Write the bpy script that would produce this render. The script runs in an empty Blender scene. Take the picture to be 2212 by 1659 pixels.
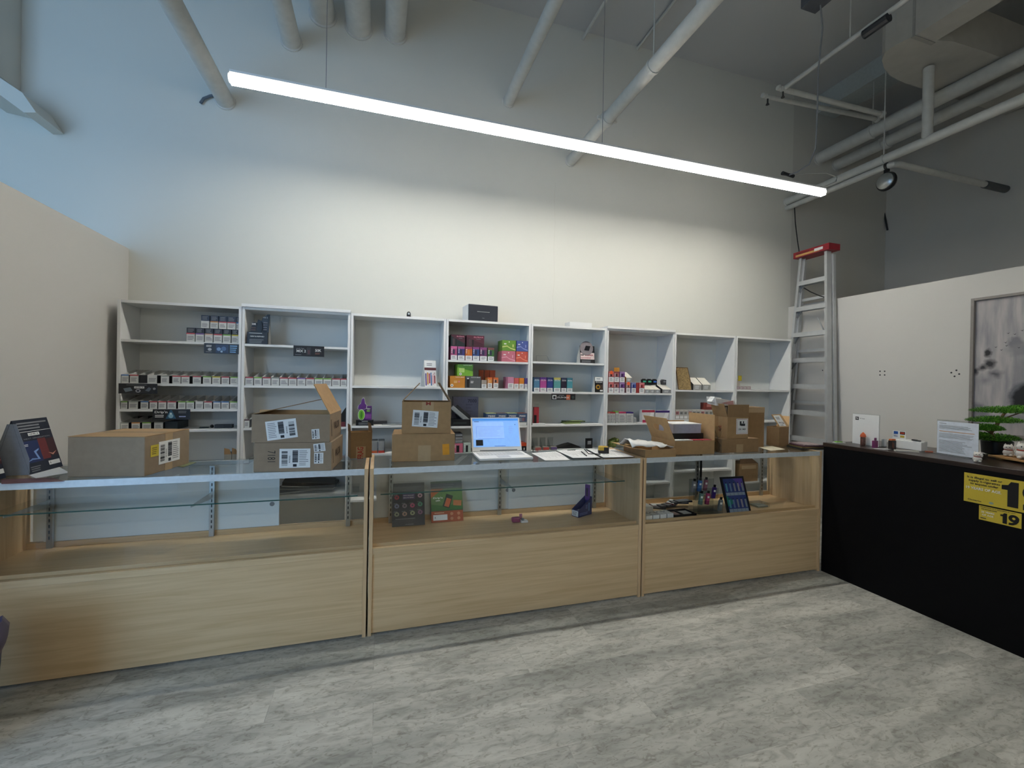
import bpy, math, random
from mathutils import Matrix, Vector
random.seed(7)
S = bpy.context.scene
COL = S.collection
R = math.radians

# ------------------------------------------------------------------ camera
F_PX, YAW, PITCH, ROLL, EYE = 942.7, .2968, -.0049, .0182, 1.47
_f = Vector((math.sin(YAW)*math.cos(PITCH), math.cos(YAW)*math.cos(PITCH), math.sin(PITCH)))
_r0 = Vector((math.cos(YAW), -math.sin(YAW), 0)); _u0 = _r0.cross(_f)
_r = math.cos(ROLL)*_r0 + math.sin(ROLL)*_u0
_u = -math.sin(ROLL)*_r0 + math.cos(ROLL)*_u0
cam = bpy.data.cameras.new('camera'); cam.sensor_width = 36; cam.lens = F_PX/2212*36
cam.clip_start = .05; cam.clip_end = 200
camo = bpy.data.objects.new('camera', cam); COL.objects.link(camo)
camo.matrix_world = Matrix(((_r.x, _u.x, -_f.x, 0), (_r.y, _u.y, -_f.y, 0), (_r.z, _u.z, -_f.z, EYE), (0, 0, 0, 1)))
S.camera = camo
def _ray(x, y): return _f + (x-1106)/F_PX*_r - (y-829.5)/F_PX*_u
def onX(x, y, X): d = _ray(x, y); t = X/d.x; return Vector((X, t*d.y, EYE+t*d.z))
def onY(x, y, Y): d = _ray(x, y); t = Y/d.y; return Vector((t*d.x, Y, EYE+t*d.z))
def onZ(x, y, Z): d = _ray(x, y); t = (Z-EYE)/d.z; return Vector((t*d.x, t*d.y, Z))

# ------------------------------------------------------------------ light and exposure
S.view_settings.view_transform = 'Standard'; S.view_settings.look = 'None'
S.view_settings.gamma = 1; S.view_settings.use_curve_mapping = False
S.view_settings.exposure = 0.16
BAR_POWER, SKY_POWER = 78.0, 4.2
w = bpy.data.worlds.new('sky'); S.world = w; w.use_nodes = True
_bg = w.node_tree.nodes['Background']; _bg.inputs[0].default_value = (.40, .67, 1, 1); _bg.inputs[1].default_value = SKY_POWER
S.cycles.max_bounces = 7; S.cycles.diffuse_bounces = 4; S.cycles.glossy_bounces = 3
S.cycles.transparent_max_bounces = 12; S.cycles.transmission_bounces = 4
S.cycles.sample_clamp_indirect = 4; S.cycles.caustics_reflective = False; S.cycles.caustics_refractive = False
S.cycles.use_denoising = True; S.cycles.use_adaptive_sampling = True; S.cycles.adaptive_threshold = .02
def portal(loc, rot, sx, sy):
    l = bpy.data.lights.new('daylight_opening', 'AREA'); l.shape = 'RECTANGLE'; l.size = sx; l.size_y = sy
    l.cycles.is_portal = True
    o = bpy.data.objects.new('daylight_opening', l); COL.objects.link(o); o.location = loc; o.rotation_euler = rot
RX0, RX1, RY0, YW, CEIL = -5.2, 6.52, -4.0, 4.185, 5.15      # room limits
portal((-3.55, -.24, 2.15), (R(90), 0, 0), 3.1, 4.2)

# ------------------------------------------------------------------ materials
def lin(h):
    h = h.lstrip('#'); o = []
    for i in (0, 2, 4):
        c = int(h[i:i+2], 16)/255; o.append(c/12.92 if c <= .04045 else ((c+.055)/1.055)**2.4)
    return (*o, 1)
_mc = {}
def M(h, rough=.55, metal=0, emit=0, var=.06, scale=40, bump=0):
    """a principled material whose colour varies slightly with a noise"""
    k = (h, rough, metal, emit, var, scale, bump)
    if k in _mc: return _mc[k]
    m = bpy.data.materials.new('surface_'+h.strip('#')); m.use_nodes = True; nt = m.node_tree
    b = nt.nodes['Principled BSDF']; c = lin(h)
    b.inputs['Roughness'].default_value = rough; b.inputs['Metallic'].default_value = metal
    n = nt.nodes.new('ShaderNodeTexNoise'); n.inputs['Scale'].default_value = scale; n.inputs['Detail'].default_value = 3
    tc = nt.nodes.new('ShaderNodeTexCoord'); nt.links.new(tc.outputs['Object'], n.inputs['Vector'])
    r = nt.nodes.new('ShaderNodeValToRGB')
    r.color_ramp.elements[0].position = .3; r.color_ramp.elements[1].position = .7
    r.color_ramp.elements[0].color = tuple(x*(1-var) for x in c[:3])+(1,)
    r.color_ramp.elements[1].color = tuple(min(1, x*(1+var)) for x in c[:3])+(1,)
    nt.links.new(n.outputs['Fac'], r.inputs['Fac']); nt.links.new(r.outputs['Color'], b.inputs['Base Color'])
    if emit:
        b.inputs['Emission Color'].default_value = c; b.inputs['Emission Strength'].default_value = emit
    if bump:
        bp = nt.nodes.new('ShaderNodeBump'); bp.inputs['Strength'].default_value = bump; bp.inputs['Distance'].default_value = .004
        nt.links.new(n.outputs['Fac'], bp.inputs['Height']); nt.links.new(bp.outputs['Normal'], b.inputs['Normal'])
    _mc[k] = m; return m
def glass(name, tint=(.93, .97, .96), refl=1.0, rough=0.0):
    m = bpy.data.materials.new(name); m.use_nodes = True; nt = m.node_tree; nt.nodes.clear()
    o = nt.nodes.new('ShaderNodeOutputMaterial'); mx = nt.nodes.new('ShaderNodeMixShader')
    t = nt.nodes.new('ShaderNodeBsdfTransparent'); t.inputs[0].default_value = (*tint, 1)
    g = nt.nodes.new('ShaderNodeBsdfGlossy'); g.inputs['Roughness'].default_value = rough
    f = nt.nodes.new('ShaderNodeFresnel'); f.inputs['IOR'].default_value = 1.5
    mu = nt.nodes.new('ShaderNodeMath'); mu.operation = 'MULTIPLY'; mu.inputs[1].default_value = refl
    ge = nt.nodes.new('ShaderNodeNewGeometry'); sb = nt.nodes.new('ShaderNodeMath'); sb.operation = 'SUBTRACT'; sb.inputs[0].default_value = 1
    m2 = nt.nodes.new('ShaderNodeMath'); m2.operation = 'MULTIPLY'; nt.links.new(ge.outputs['Backfacing'], sb.inputs[1])
    nt.links.new(f.outputs[0], m2.inputs[0]); nt.links.new(sb.outputs[0], m2.inputs[1])
    nt.links.new(m2.outputs[0], mu.inputs[0]); nt.links.new(mu.outputs[0], mx.inputs[0])
    nt.links.new(t.outputs[0], mx.inputs[1]); nt.links.new(g.outputs[0], mx.inputs[2]); nt.links.new(mx.outputs[0], o.inputs[0])
    return m
GLASS = glass('clear_glass', (.972, .985, .982)); GLASS_EDGE = M('#2c5a55', .15, var=.02); CLEAR = glass('clear_plastic', (.86, .88, .88), .9, .08)
WINDOW_GLASS = glass('window_glass', (.97, .98, 1), .6)

def paint(name, h, rough=.85, var=.03):
    m = bpy.data.materials.new(name); m.use_nodes = True; nt = m.node_tree; b = nt.nodes['Principled BSDF']
    b.inputs['Roughness'].default_value = rough
    geo = nt.nodes.new('ShaderNodeNewGeometry'); n = nt.nodes.new('ShaderNodeTexNoise'); n.inputs['Scale'].default_value = 1.3; n.inputs['Detail'].default_value = 6
    n2 = nt.nodes.new('ShaderNodeTexNoise'); n2.inputs['Scale'].default_value = 160; n2.inputs['Detail'].default_value = 2
    r = nt.nodes.new('ShaderNodeValToRGB'); c = lin(h)
    r.color_ramp.elements[0].color = tuple(x*(1-var) for x in c[:3])+(1,); r.color_ramp.elements[1].color = tuple(min(1, x*(1+var)) for x in c[:3])+(1,)
    bp = nt.nodes.new('ShaderNodeBump'); bp.inputs['Strength'].default_value = .12; bp.inputs['Distance'].default_value = .002
    for a in (n, n2): nt.links.new(geo.outputs['Position'], a.inputs['Vector'])
    nt.links.new(n.outputs['Fac'], r.inputs['Fac']); nt.links.new(r.outputs['Color'], b.inputs['Base Color'])
    nt.links.new(n2.outputs['Fac'], bp.inputs['Height']); nt.links.new(bp.outputs['Normal'], b.inputs['Normal'])
    return m
WALL = paint('white_wall_paint', '#d8d7cf'); PARTITION = paint('partition_paint', '#d5d2cd')
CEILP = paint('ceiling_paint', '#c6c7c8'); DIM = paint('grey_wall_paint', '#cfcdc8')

def wood(name, base, dark, scale=1.0, rough=.45, axis='X'):
    m = bpy.data.materials.new(name); m.use_nodes = True; nt = m.node_tree; b = nt.nodes['Principled BSDF']
    b.inputs['Roughness'].default_value = rough
    geo = nt.nodes.new('ShaderNodeNewGeometry'); mp = nt.nodes.new('ShaderNodeMapping')
    s = {'X': (1.6, 20, 42), 'Y': (20, 1.6, 42), 'Z': (42, 42, 1.6)}[axis]
    mp.inputs['Scale'].default_value = tuple(v*scale for v in s)
    n = nt.nodes.new('ShaderNodeTexNoise'); n.inputs['Scale'].default_value = 1; n.inputs['Detail'].default_value = 7; n.inputs['Distortion'].default_value = .9
    r = nt.nodes.new('ShaderNodeValToRGB'); r.color_ramp.elements[0].position = .3; r.color_ramp.elements[1].position = .62
    r.color_ramp.elements[0].color = lin(dark); r.color_ramp.elements[1].color = lin(base)
    nt.links.new(geo.outputs['Position'], mp.inputs['Vector']); nt.links.new(mp.outputs[0], n.inputs['Vector'])
    nt.links.new(n.outputs['Fac'], r.inputs['Fac']); nt.links.new(r.outputs['Color'], b.inputs['Base Color'])
    return m
MAPLE = wood('maple_laminate', '#dabf97', '#caad83', 1.0); MAPLE_E = wood('maple_edge', '#dabd96', '#cbab82', axis='Z')
MAPLE_IN = wood('maple_deck', '#d2b48c', '#c4a47a')
ESPRESSO = wood('espresso_laminate', '#33261f', '#1c1411', .8, .3, 'Y')
BLACKLAM = M('#030306', .6, var=.05, scale=8); BLACKLAM.node_tree.nodes['Principled BSDF'].inputs['Specular IOR Level'].default_value = .15
WHITELAM = M('#eeeeec', .4, var=.01, scale=5); WHITEBACK = M('#e6e8e5', .6, var=.015, scale=5)
METAL = M('#b9bcbc', .3, .9, var=.04); ALU = M('#cfd1d2', .4, .45, var=.05, scale=12); STRIP = M('#d9e0e4', .35, .1)
PIPE = M('#cfcfca', .55, var=.05, scale=18, bump=.15); DUCT = M('#b5b3ad', .6, var=.05, scale=9)
CARD = M('#a3835c', .8, var=.07, scale=26); CARD_IN = M('#b8966a', .8, var=.06, scale=26); CARD_D = M('#8f7250', .85, var=.07, scale=26)
CARD_G = M('#8f7d68', .8, var=.06, scale=26)
TAPE = M('#b59b78', .25, var=.03); PAPER = M('#e8e9e8', .7, var=.015); INK = M('#22252b', .7); GREYINK = M('#83868a', .7)
WHITE = M('#eeeeec', .5, var=.01); BLACK = M('#0c0d10', .4); NAVY = M('#1c2233', .45); CHARCOAL = M('#26282d', .45)

def floor_mat():
    m = bpy.data.materials.new('grey_stone_look_vinyl_planks'); m.use_nodes = True; nt = m.node_tree; N = nt.nodes; L = nt.links
    b = N['Principled BSDF']; geo = N.new('ShaderNodeNewGeometry')
    mp = N.new('ShaderNodeMapping'); mp.inputs['Rotation'].default_value = (0, 0, 0); L.new(geo.outputs['Position'], mp.inputs['Vector'])
    br = N.new('ShaderNodeTexBrick'); br.inputs['Scale'].default_value = 1; br.offset = .37; br.offset_frequency = 3
    br.inputs['Brick Width'].default_value = 1.2; br.inputs['Row Height'].default_value = .23
    br.inputs['Mortar Size'].default_value = .0012; br.inputs['Mortar Smooth'].default_value = .1; br.inputs['Bias'].default_value = 0
    br.inputs['Color1'].default_value = (.62, .62, .62, 1); br.inputs['Color2'].default_value = (1, 1, 1, 1); br.inputs['Mortar'].default_value = (.45, .45, .45, 1)
    L.new(mp.outputs[0], br.inputs['Vector'])
    def noise(sc, det, dist, scale):
        q = N.new('ShaderNodeMapping'); q.inputs['Scale'].default_value = sc; L.new(geo.outputs['Position'], q.inputs['Vector'])
        add = N.new('ShaderNodeVectorMath'); add.operation = 'ADD'
        mul = N.new('ShaderNodeVectorMath'); mul.operation = 'SCALE'; mul.inputs['Scale'].default_value = 3.0
        L.new(br.outputs['Color'], mul.inputs[0]); L.new(q.outputs[0], add.inputs[0]); L.new(mul.outputs[0], add.inputs[1])
        n = N.new('ShaderNodeTexNoise'); n.inputs['Scale'].default_value = scale; n.inputs['Detail'].default_value = det; n.inputs['Distortion'].default_value = dist
        L.new(add.outputs[0], n.inputs['Vector']); return n
    a = noise((.9, 3.6, 1), 8, .6, 1.6); c = noise((2.2, 6, 1), 10, 1.2, 4.5); d = noise((5, 9, 1), 12, 1.6, 5)
    ra = N.new('ShaderNodeValToRGB'); ra.color_ramp.elements[0].position = .32; ra.color_ramp.elements[1].position = .68
    ra.color_ramp.elements[0].color = lin('#9fa09a'); ra.color_ramp.elements[1].color = lin('#d0cfc7'); L.new(a.outputs['Fac'], ra.inputs['Fac'])
    rc = N.new('ShaderNodeValToRGB'); rc.color_ramp.elements[0].position = .3; rc.color_ramp.elements[1].position = .55
    rc.color_ramp.elements[0].color = (.58, .575, .56, 1); rc.color_ramp.elements[1].color = (1, 1, 1, 1); L.new(c.outputs['Fac'], rc.inputs['Fac'])
    rd = N.new('ShaderNodeValToRGB'); rd.color_ramp.elements[0].position = .36; rd.color_ramp.elements[1].position = .44
    rd.color_ramp.elements[0].color = (.72, .7, .67, 1); rd.color_ramp.elements[1].color = (1, 1, 1, 1); L.new(d.outputs['Fac'], rd.inputs['Fac'])
    m1 = N.new('ShaderNodeMixRGB'); m1.blend_type = 'MULTIPLY'; m1.inputs[0].default_value = .8; L.new(ra.outputs[0], m1.inputs[1]); L.new(rc.outputs[0], m1.inputs[2])
    m2 = N.new('ShaderNodeMixRGB'); m2.blend_type = 'MULTIPLY'; m2.inputs[0].default_value = .85; L.new(m1.outputs[0], m2.inputs[1]); L.new(rd.outputs[0], m2.inputs[2])
    m3 = N.new('ShaderNodeMixRGB'); m3.blend_type = 'MULTIPLY'; m3.inputs[0].default_value = .28; L.new(m2.outputs[0], m3.inputs[1]); L.new(br.outputs['Color'], m3.inputs[2])
    L.new(m3.outputs[0], b.inputs['Base Color']); b.inputs['Roughness'].default_value = .5
    b.inputs['Specular IOR Level'].default_value = .3
    bp = N.new('ShaderNodeBump'); bp.inputs['Strength'].default_value = .15; bp.inputs['Distance'].default_value = .002
    L.new(d.outputs['Fac'], bp.inputs['Height']); L.new(bp.outputs['Normal'], b.inputs['Normal'])
    return m

# ------------------------------------------------------------------ mesh builder
_tc = {}
def text_geo(s, bold=True, heavy=0):
    if (s, bold, heavy) in _tc: return _tc[(s, bold, heavy)]
    c = bpy.data.curves.new('lettering', 'FONT'); c.body = s; c.size = 1; c.align_x = 'CENTER'; c.align_y = 'CENTER'
    c.extrude = 0; c.resolution_u = 2
    if bold: c.offset = .018+heavy
    o = bpy.data.objects.new('lettering', c); COL.objects.link(o)
    dg = bpy.context.evaluated_depsgraph_get(); me = bpy.data.meshes.new_from_object(o.evaluated_get(dg))
    vs = [v.co.copy() for v in me.vertices]; fs = [tuple(p.vertices) for p in me.polygons]
    bpy.data.objects.remove(o); bpy.data.meshes.remove(me)
    wd = (max(v.x for v in vs)-min(v.x for v in vs)) if vs else 1
    _tc[(s, bold, heavy)] = (vs, fs, wd); return _tc[(s, bold, heavy)]
class MB:
    def __init__(s): s.v = []; s.f = []; s.mi = []; s.mats = []; s.T = Matrix()
    def _m(s, m):
        if m not in s.mats: s.mats.append(m)
        return s.mats.index(m)
    def add(s, vs, fs, m):
        o = len(s.v); s.v += [s.T @ Vector(p) for p in vs]; k = s._m(m)
        for f in fs: s.f.append(tuple(i+o for i in f)); s.mi.append(k)
        return s
    def box(s, x0, x1, y0, y1, z0, z1, m):
        return s.add([(x0,y0,z0),(x1,y0,z0),(x1,y1,z0),(x0,y1,z0),(x0,y0,z1),(x1,y0,z1),(x1,y1,z1),(x0,y1,z1)],
                     [(0,3,2,1),(4,5,6,7),(0,1,5,4),(1,2,6,5),(2,3,7,6),(3,0,4,7)], m)
    def prism(s, pts, d, m):
        n = len(pts); d = Vector(d); P = [Vector(p) for p in pts]
        nn = Vector((0, 0, 0))
        for i in range(n): nn += P[i].cross(P[(i+1) % n])
        a, b = tuple(range(n)), tuple(range(n, 2*n)); flip = nn.dot(d) > 0
        fs = [a[::-1] if flip else a, b if flip else b[::-1]]
        for i in range(n):
            j = (i+1) % n; q = (i, j, j+n, i+n); fs.append(q if flip else q[::-1])
        return s.add(P+[p+d for p in P], fs, m)
    def tube(s, pts, r, m, seg=12, cap=True):
        P = [Vector(p) for p in pts]; rs = r if isinstance(r, (list, tuple)) else [r]*len(P); vs = []; fs = []
        up = None
        for i, p in enumerate(P):
            t = (P[min(i+1, len(P)-1)]-P[max(i-1, 0)]).normalized()
            if up is None: up = Vector((0, 0, 1)) if abs(t.z) < .9 else Vector((1, 0, 0))
            a = t.cross(up).normalized(); b = a.cross(t).normalized(); up = b
            for k in range(seg):
                g = 2*math.pi*k/seg; vs.append(p+(a*math.cos(g)+b*math.sin(g))*rs[i])
        for i in range(len(P)-1):
            for k in range(seg):
                j = (k+1) % seg; fs.append((i*seg+k, i*seg+j, (i+1)*seg+j, (i+1)*seg+k))
        if cap: fs += [tuple(range(seg))[::-1], tuple((len(P)-1)*seg+k for k in range(seg))]
        return s.add(vs, fs, m)
    def lathe(s, prof, m, seg=20, c=(0, 0, 0), axis='Z'):
        vs = []; fs = []
        for (r, z) in prof:
            for k in range(seg):
                g = 2*math.pi*k/seg; x, y = r*math.cos(g), r*math.sin(g)
                q = {'Z': (x, y, z), 'X': (z, x, y), 'Y': (x, -z, y)}[axis]
                vs.append((c[0]+q[0], c[1]+q[1], c[2]+q[2]))
        for i in range(len(prof)-1):
            for k in range(seg):
                j = (k+1) % seg; fs.append((i*seg+k, i*seg+j, (i+1)*seg+j, (i+1)*seg+k))
        fs += [tuple(range(seg))[::-1], tuple((len(prof)-1)*seg+k for k in range(seg))]
        return s.add(vs, fs, m)
    def ball(s, c, r, m, seg=14, ring=9):
        rx, ry, rz = r if isinstance(r, (list, tuple)) else (r, r, r); old = s.T
        s.T = old @ Matrix.Translation(c) @ Matrix.Diagonal((rx, ry, rz, 1))
        s.lathe([(max(.001, math.sin(math.pi*i/ring)), -math.cos(math.pi*i/ring)) for i in range(ring+1)], m, seg); s.T = old; return s
    def face(s, O, u, n):
        """print frame: u = reading direction, n = outward normal"""
        f = FR(s, Vector(O), Vector(u).normalized(), Vector(n).normalized()); return f
    def build(s, name, parent=None, bevel=0, smooth=False, loc=None, rz=0):
        me = bpy.data.meshes.new(name); me.from_pydata([tuple(v) for v in s.v], [], s.f)
        for m in s.mats: me.materials.append(m)
        me.polygons.foreach_set('material_index', s.mi); me.update()
        if smooth:
            me.polygons.foreach_set('use_smooth', [True]*len(me.polygons))
            try: me.set_sharp_from_angle(angle=R(38))
            except Exception: pass
        o = bpy.data.objects.new(name, me); COL.objects.link(o)
        if parent: o.parent = parent
        if loc is not None: o.location = loc; o.rotation_euler = (0, 0, rz)
        if bevel:
            b = o.modifiers.new('bevel', 'BEVEL'); b.width = bevel; b.segments = 2; b.limit_method = 'ANGLE'
        return o
class FR:
    def __init__(s, mb, O, u, n): s.mb, s.O, s.u, s.n = mb, O, u, n; s.v = n.cross(u)
    def p(s, a, b, h=0): return s.O+s.u*a+s.v*b+s.n*h
    def rect(s, a0, a1, b0, b1, m, h=.0005, rot=0):
        ca, cb = (a0+a1)/2, (b0+b1)/2; P = []
        for a, b in ((a0, b0), (a1, b0), (a1, b1), (a0, b1)):
            x, y = a-ca, b-cb; P.append(s.p(ca+x*math.cos(rot)-y*math.sin(rot), cb+x*math.sin(rot)+y*math.cos(rot), 0))
        s.mb.prism(P, s.n*h, m); return s
    def poly(s, pts, m, h=.0006): s.mb.prism([s.p(a, b) for a, b in pts], s.n*h, m); return s
    def disc(s, a, b, r, m, h=.0007, seg=18, ry=None):
        ry = ry or r
        return s.poly([(a+r*math.cos(2*math.pi*k/seg), b+ry*math.sin(2*math.pi*k/seg)) for k in range(seg)], m, h)
    def text(s, a, b, t, size, m, h=.0011, rot=0, width=None, bold=True, sx=1, heavy=0):
        vs, fs, wd = text_geo(t, bold, heavy); k = size; kx = (width/wd) if width else size*sx
        P = []
        for v in vs:
            x, y = v.x*kx, v.y*k; P.append(s.p(a+x*math.cos(rot)-y*math.sin(rot), b+x*math.sin(rot)+y*math.cos(rot), h))
        s.mb.add(P, fs, m); return s
    def lines(s, a0, a1, b0, b1, n, m, h=.0009, seed=0, fill=.45):
        rr = random.Random(seed); st = (b1-b0)/n
        for i in range(n):
            e = a1-(a1-a0)*rr.uniform(0, .3); y = b0+st*(i+.5); s.rect(a0, e, y-st*fill/2, y+st*fill/2, m, h)
        return s
    def bars(s, a0, a1, b0, b1, m, n=22, vertical=True, h=.001, seed=1):
        rr = random.Random(seed); L = (a1-a0) if vertical else (b1-b0); x = 0; st = L/n
        for i in range(n):
            wd = st*rr.choice((.3, .45, .7, .85)); q = i*st
            if vertical: s.rect(a0+q, a0+q+wd, b0, b1, m, h)
            else: s.rect(a0, a1, b0+q, b0+q+wd, m, h)
        return s
def digits19(f, a0, a1, b0, b1, m, h=.0012):
    W, H = a1-a0, b1-b0; P = lambda x, y: (a0+x*W, b0+y*H)
    f.poly([P(.0, .66), P(0, .83), P(.14, .86), P(.2, 1), P(.36, 1), P(.36, 0), P(.13, 0), P(.13, .66)], m, h)
    n = 24; cx_, cy_ = .72, .66
    for i in range(n):
        g, k = 2*math.pi*i/n, 2*math.pi*(i+1)/n
        f.poly([P(cx_+.28*math.cos(g), cy_+.35*math.sin(g)), P(cx_+.28*math.cos(k), cy_+.35*math.sin(k)), P(cx_+.09*math.cos(k), cy_+.12*math.sin(k)), P(cx_+.09*math.cos(g), cy_+.12*math.sin(g))], m, h)
    f.poly([P(.8, .6), P(1.0, .64), P(.97, .4), P(.86, .18), P(.68, .02), P(.46, -.02), P(.46, .2), P(.62, .22), P(.74, .32)], m, h+.0001)
def tag(o, label, cat, group=None, kind=None):
    if label: o['label'] = label
    if cat: o['category'] = cat
    if group: o['group'] = group
    if kind: o['kind'] = kind
    return o
def thing(name, label, cat, loc=(0, 0, 0), rz=0, group=None):
    o = bpy.data.objects.new(name, None); COL.objects.link(o); o.location = loc; o.rotation_euler = (0, 0, rz); o.empty_display_size = .05
    return tag(o, label, cat, group)
def struct(name, mb, **k): o = mb.build(name, **k); o['kind'] = 'structure'; return o
def plabel(o, t): o['label'] = t; return o

# ================================================================== THE ROOM
struct('floor', MB().box(RX0, RX1, RY0, YW, -.1, 0, floor_mat()))
struct('ceiling', MB().box(RX0-.2, RX1+.2, RY0-.2, YW+.2, CEIL, CEIL+.2, CEILP))
bw = MB().box(RX0-.2, 4.87, YW, YW+.2, 0, CEIL, WALL)
fb = bw.face((0, YW, 0), (1, 0, 0), (0, -1, 0))
HAIR = M('#c9c5b9', .9)
pts = [onY(x, y, YW) for x, y in ((1200, 395), (1197, 430), (1199, 480), (1196, 540), (1198, 600), (1194, 640), (1196, 690))]
for a, b in zip(pts, pts[1:]): fb.poly([(a.x, a.z), (a.x+.0016, a.z), (b.x+.0016, b.z), (b.x, b.z)], HAIR, .0006)
struct('wall_back', bw)
struct('wall_back_right', MB().box(4.87, RX1+.2, YW, YW+.2, 0, CEIL, paint('dimmed_wall_paint', '#cbc9c2')))  # dimmer light past the right partition, put into the wall colour
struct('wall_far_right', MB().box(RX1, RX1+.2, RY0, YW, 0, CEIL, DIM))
PH = 2.465
lw = MB().box(-2.03, -1.9, 2.0, YW, 0, PH, PARTITION)
fl = lw.face((-1.9, 0, 0), (0, -1, 0), (1, 0, 0))
for q in ((42, 757), (52, 757), (45, 770), (38, 765), (55, 768), (47, 762)):
    p = onX(q[0], q[1], -1.9); fl.disc(-p.y, p.z, .006, CHARCOAL, seg=8)
struct('wall_left', lw)
rw = MB().box(4.85, 4.97, .4, YW, 0, PH-.005, PARTITION)
fr = rw.face((4.85, 0, 0), (0, -1, 0), (-1, 0, 0)); fr.v = Vector((0, 0, 1))
for q in ((1901, 802), (1911, 802), (1901, 810), (1911, 810), (2055, 805), (2066, 800), (2072, 808), (2062, 813), (1777, 800), (1784, 797), (1786, 811)):
    p = onX(q[0], q[1], 4.85); fr.disc(-p.y, p.z, .0075, CHARCOAL, seg=8)
struct('wall_right', rw)
# far left wall and the shop front behind the camera, both with windows
struct('wall_far_left', MB().box(RX0-.2, RX0, -.5, YW, 0, CEIL, WALL))
W1 = (-5.05, -2.05, .09, 4.2)                                # shop window left of the viewpoint: x0,x1,z0,z1
SY = -.3
fw = MB().box(RX0, -1.95, SY-.2, SY, 0, W1[2], WALL).box(RX0, -1.95, SY-.2, SY, W1[3], CEIL, WALL)
fw.box(RX0, W1[0], SY-.2, SY, W1[2], W1[3], WALL).box(W1[1], -1.95, SY-.2, SY, W1[2], W1[3], WALL)
struct('wall_front_left', fw)
struct('wall_return', MB().box(-2.1, -1.95, RY0, SY-.2, 0, CEIL, WALL))
struct('wall_front', MB().box(-2.1, RX1+.2, RY0-.2, RY0, 0, CEIL, WALL))
FRAME = M('#5b5f63', .4, .5)
def window(name, horizontal, a0, a1, z0, z1, pos, n):
    f = MB(); g = MB(); t = .05
    def bx(mb, a, b, c, d, m, th):
        if horizontal: mb.box(a, b, pos-th/2, pos+th/2, c, d, m)
        else: mb.box(pos-th/2, pos+th/2, a, b, c, d, m)
    bx(f, a0, a1, z0, z0+t, FRAME, .1); bx(f, a0, a1, z1-t, z1, FRAME, .1)
    for i in range(n+1):
        c = a0+(a1-a0)*i/n; lo = max(a0, c-t/2); bx(f, lo, min(a1, lo+t), z0+t, z1-t, FRAME, .1)
    bx(g, a0+.01, a1-.01, z0+.01, z1-.01, WINDOW_GLASS, .008)
    o = struct(name, f); g.build('pane', o)
window('window_1', True, W1[0], W1[1], W1[2], W1[3], SY-.1, 2)
# boxed bulkhead with an edge bead, high on the left
struct('trim_1', MB().box(-3.3, -2.575, 3.96, YW-.001, 3.55, CEIL-.001, WALL))
_q = [onY(x, y, 3.9) for x, y in ((-60, 150), (0, 168), (48, 200), (78, 243), (52, 243), (0, 205), (-60, 190))]
struct('trim_2', MB().prism(_q, (0, YW-.001-3.9, 0), WALL))

# ================================================================== BAR LIGHT
YB, ZB, XB0, XB1 = 3.163, 3.352, -.921, 4.069
def emitter(name, k):
    m = bpy.data.materials.new(name); m.use_nodes = True; nt = m.node_tree; nt.nodes.clear()
    o = nt.nodes.new('ShaderNodeOutputMaterial'); e = nt.nodes.new('ShaderNodeEmission'); e.inputs[0].default_value = (1, .965, .885, 1)
    e.inputs[1].default_value = k; nt.links.new(e.outputs[0], o.inputs[0]); return m
EM, EMS = emitter('lit_diffuser', BAR_POWER), emitter('lit_diffuser_edge', 1.6)
def linear_light(label, y, x0, x1):
    t = thing('linear_light', label, 'light', (0, y, ZB), 0, None)
    m = MB(); m.box(x0, x1, -.024, .024, -.033, -.028, EM)
    m.prism([(x0, q, z) for q, z in ((-.024, -.028), (-.028, -.024), (-.028, .022), (.028, .022), (.028, -.024), (.024, -.028))], (x1-x0, 0, 0), EMS); m.build('diffuser', t)
    MB().box(x0, x1, -.029, .029, .0225, .036, WHITE).build('housing', t)
    for x in (x0-.01, x1): MB().lathe([(.015, 0), (.028, .002), (.028, .008), (.015, .01)], EMS, 20, (x, 0, -.003), 'X').build('end_cap', t)
    return t
bar = linear_light('long glowing white linear light hanging above the bookcases', YB, XB0, XB1)
fill_bar = linear_light('second linear light behind the viewpoint, unseen, added for front fill', -2.6, -.921, 4.069)  # unseen fill light, added to brighten the counter fronts and floor
for x in (0, 3.2): MB().tube([(x, 0, .036), (x, 0, CEIL-ZB)], .0022, GREYINK, 6).build('suspension_wire', fill_bar)
for px, py in ((704, 190), (1301, 305)):
    p = onY(px, py, YB); MB().tube([(p.x, 0, .036), (p.x, 0, CEIL-ZB)], .0022, GREYINK, 6).build('suspension_wire', bar)
p = onY(1895, 385, YB)

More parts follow.
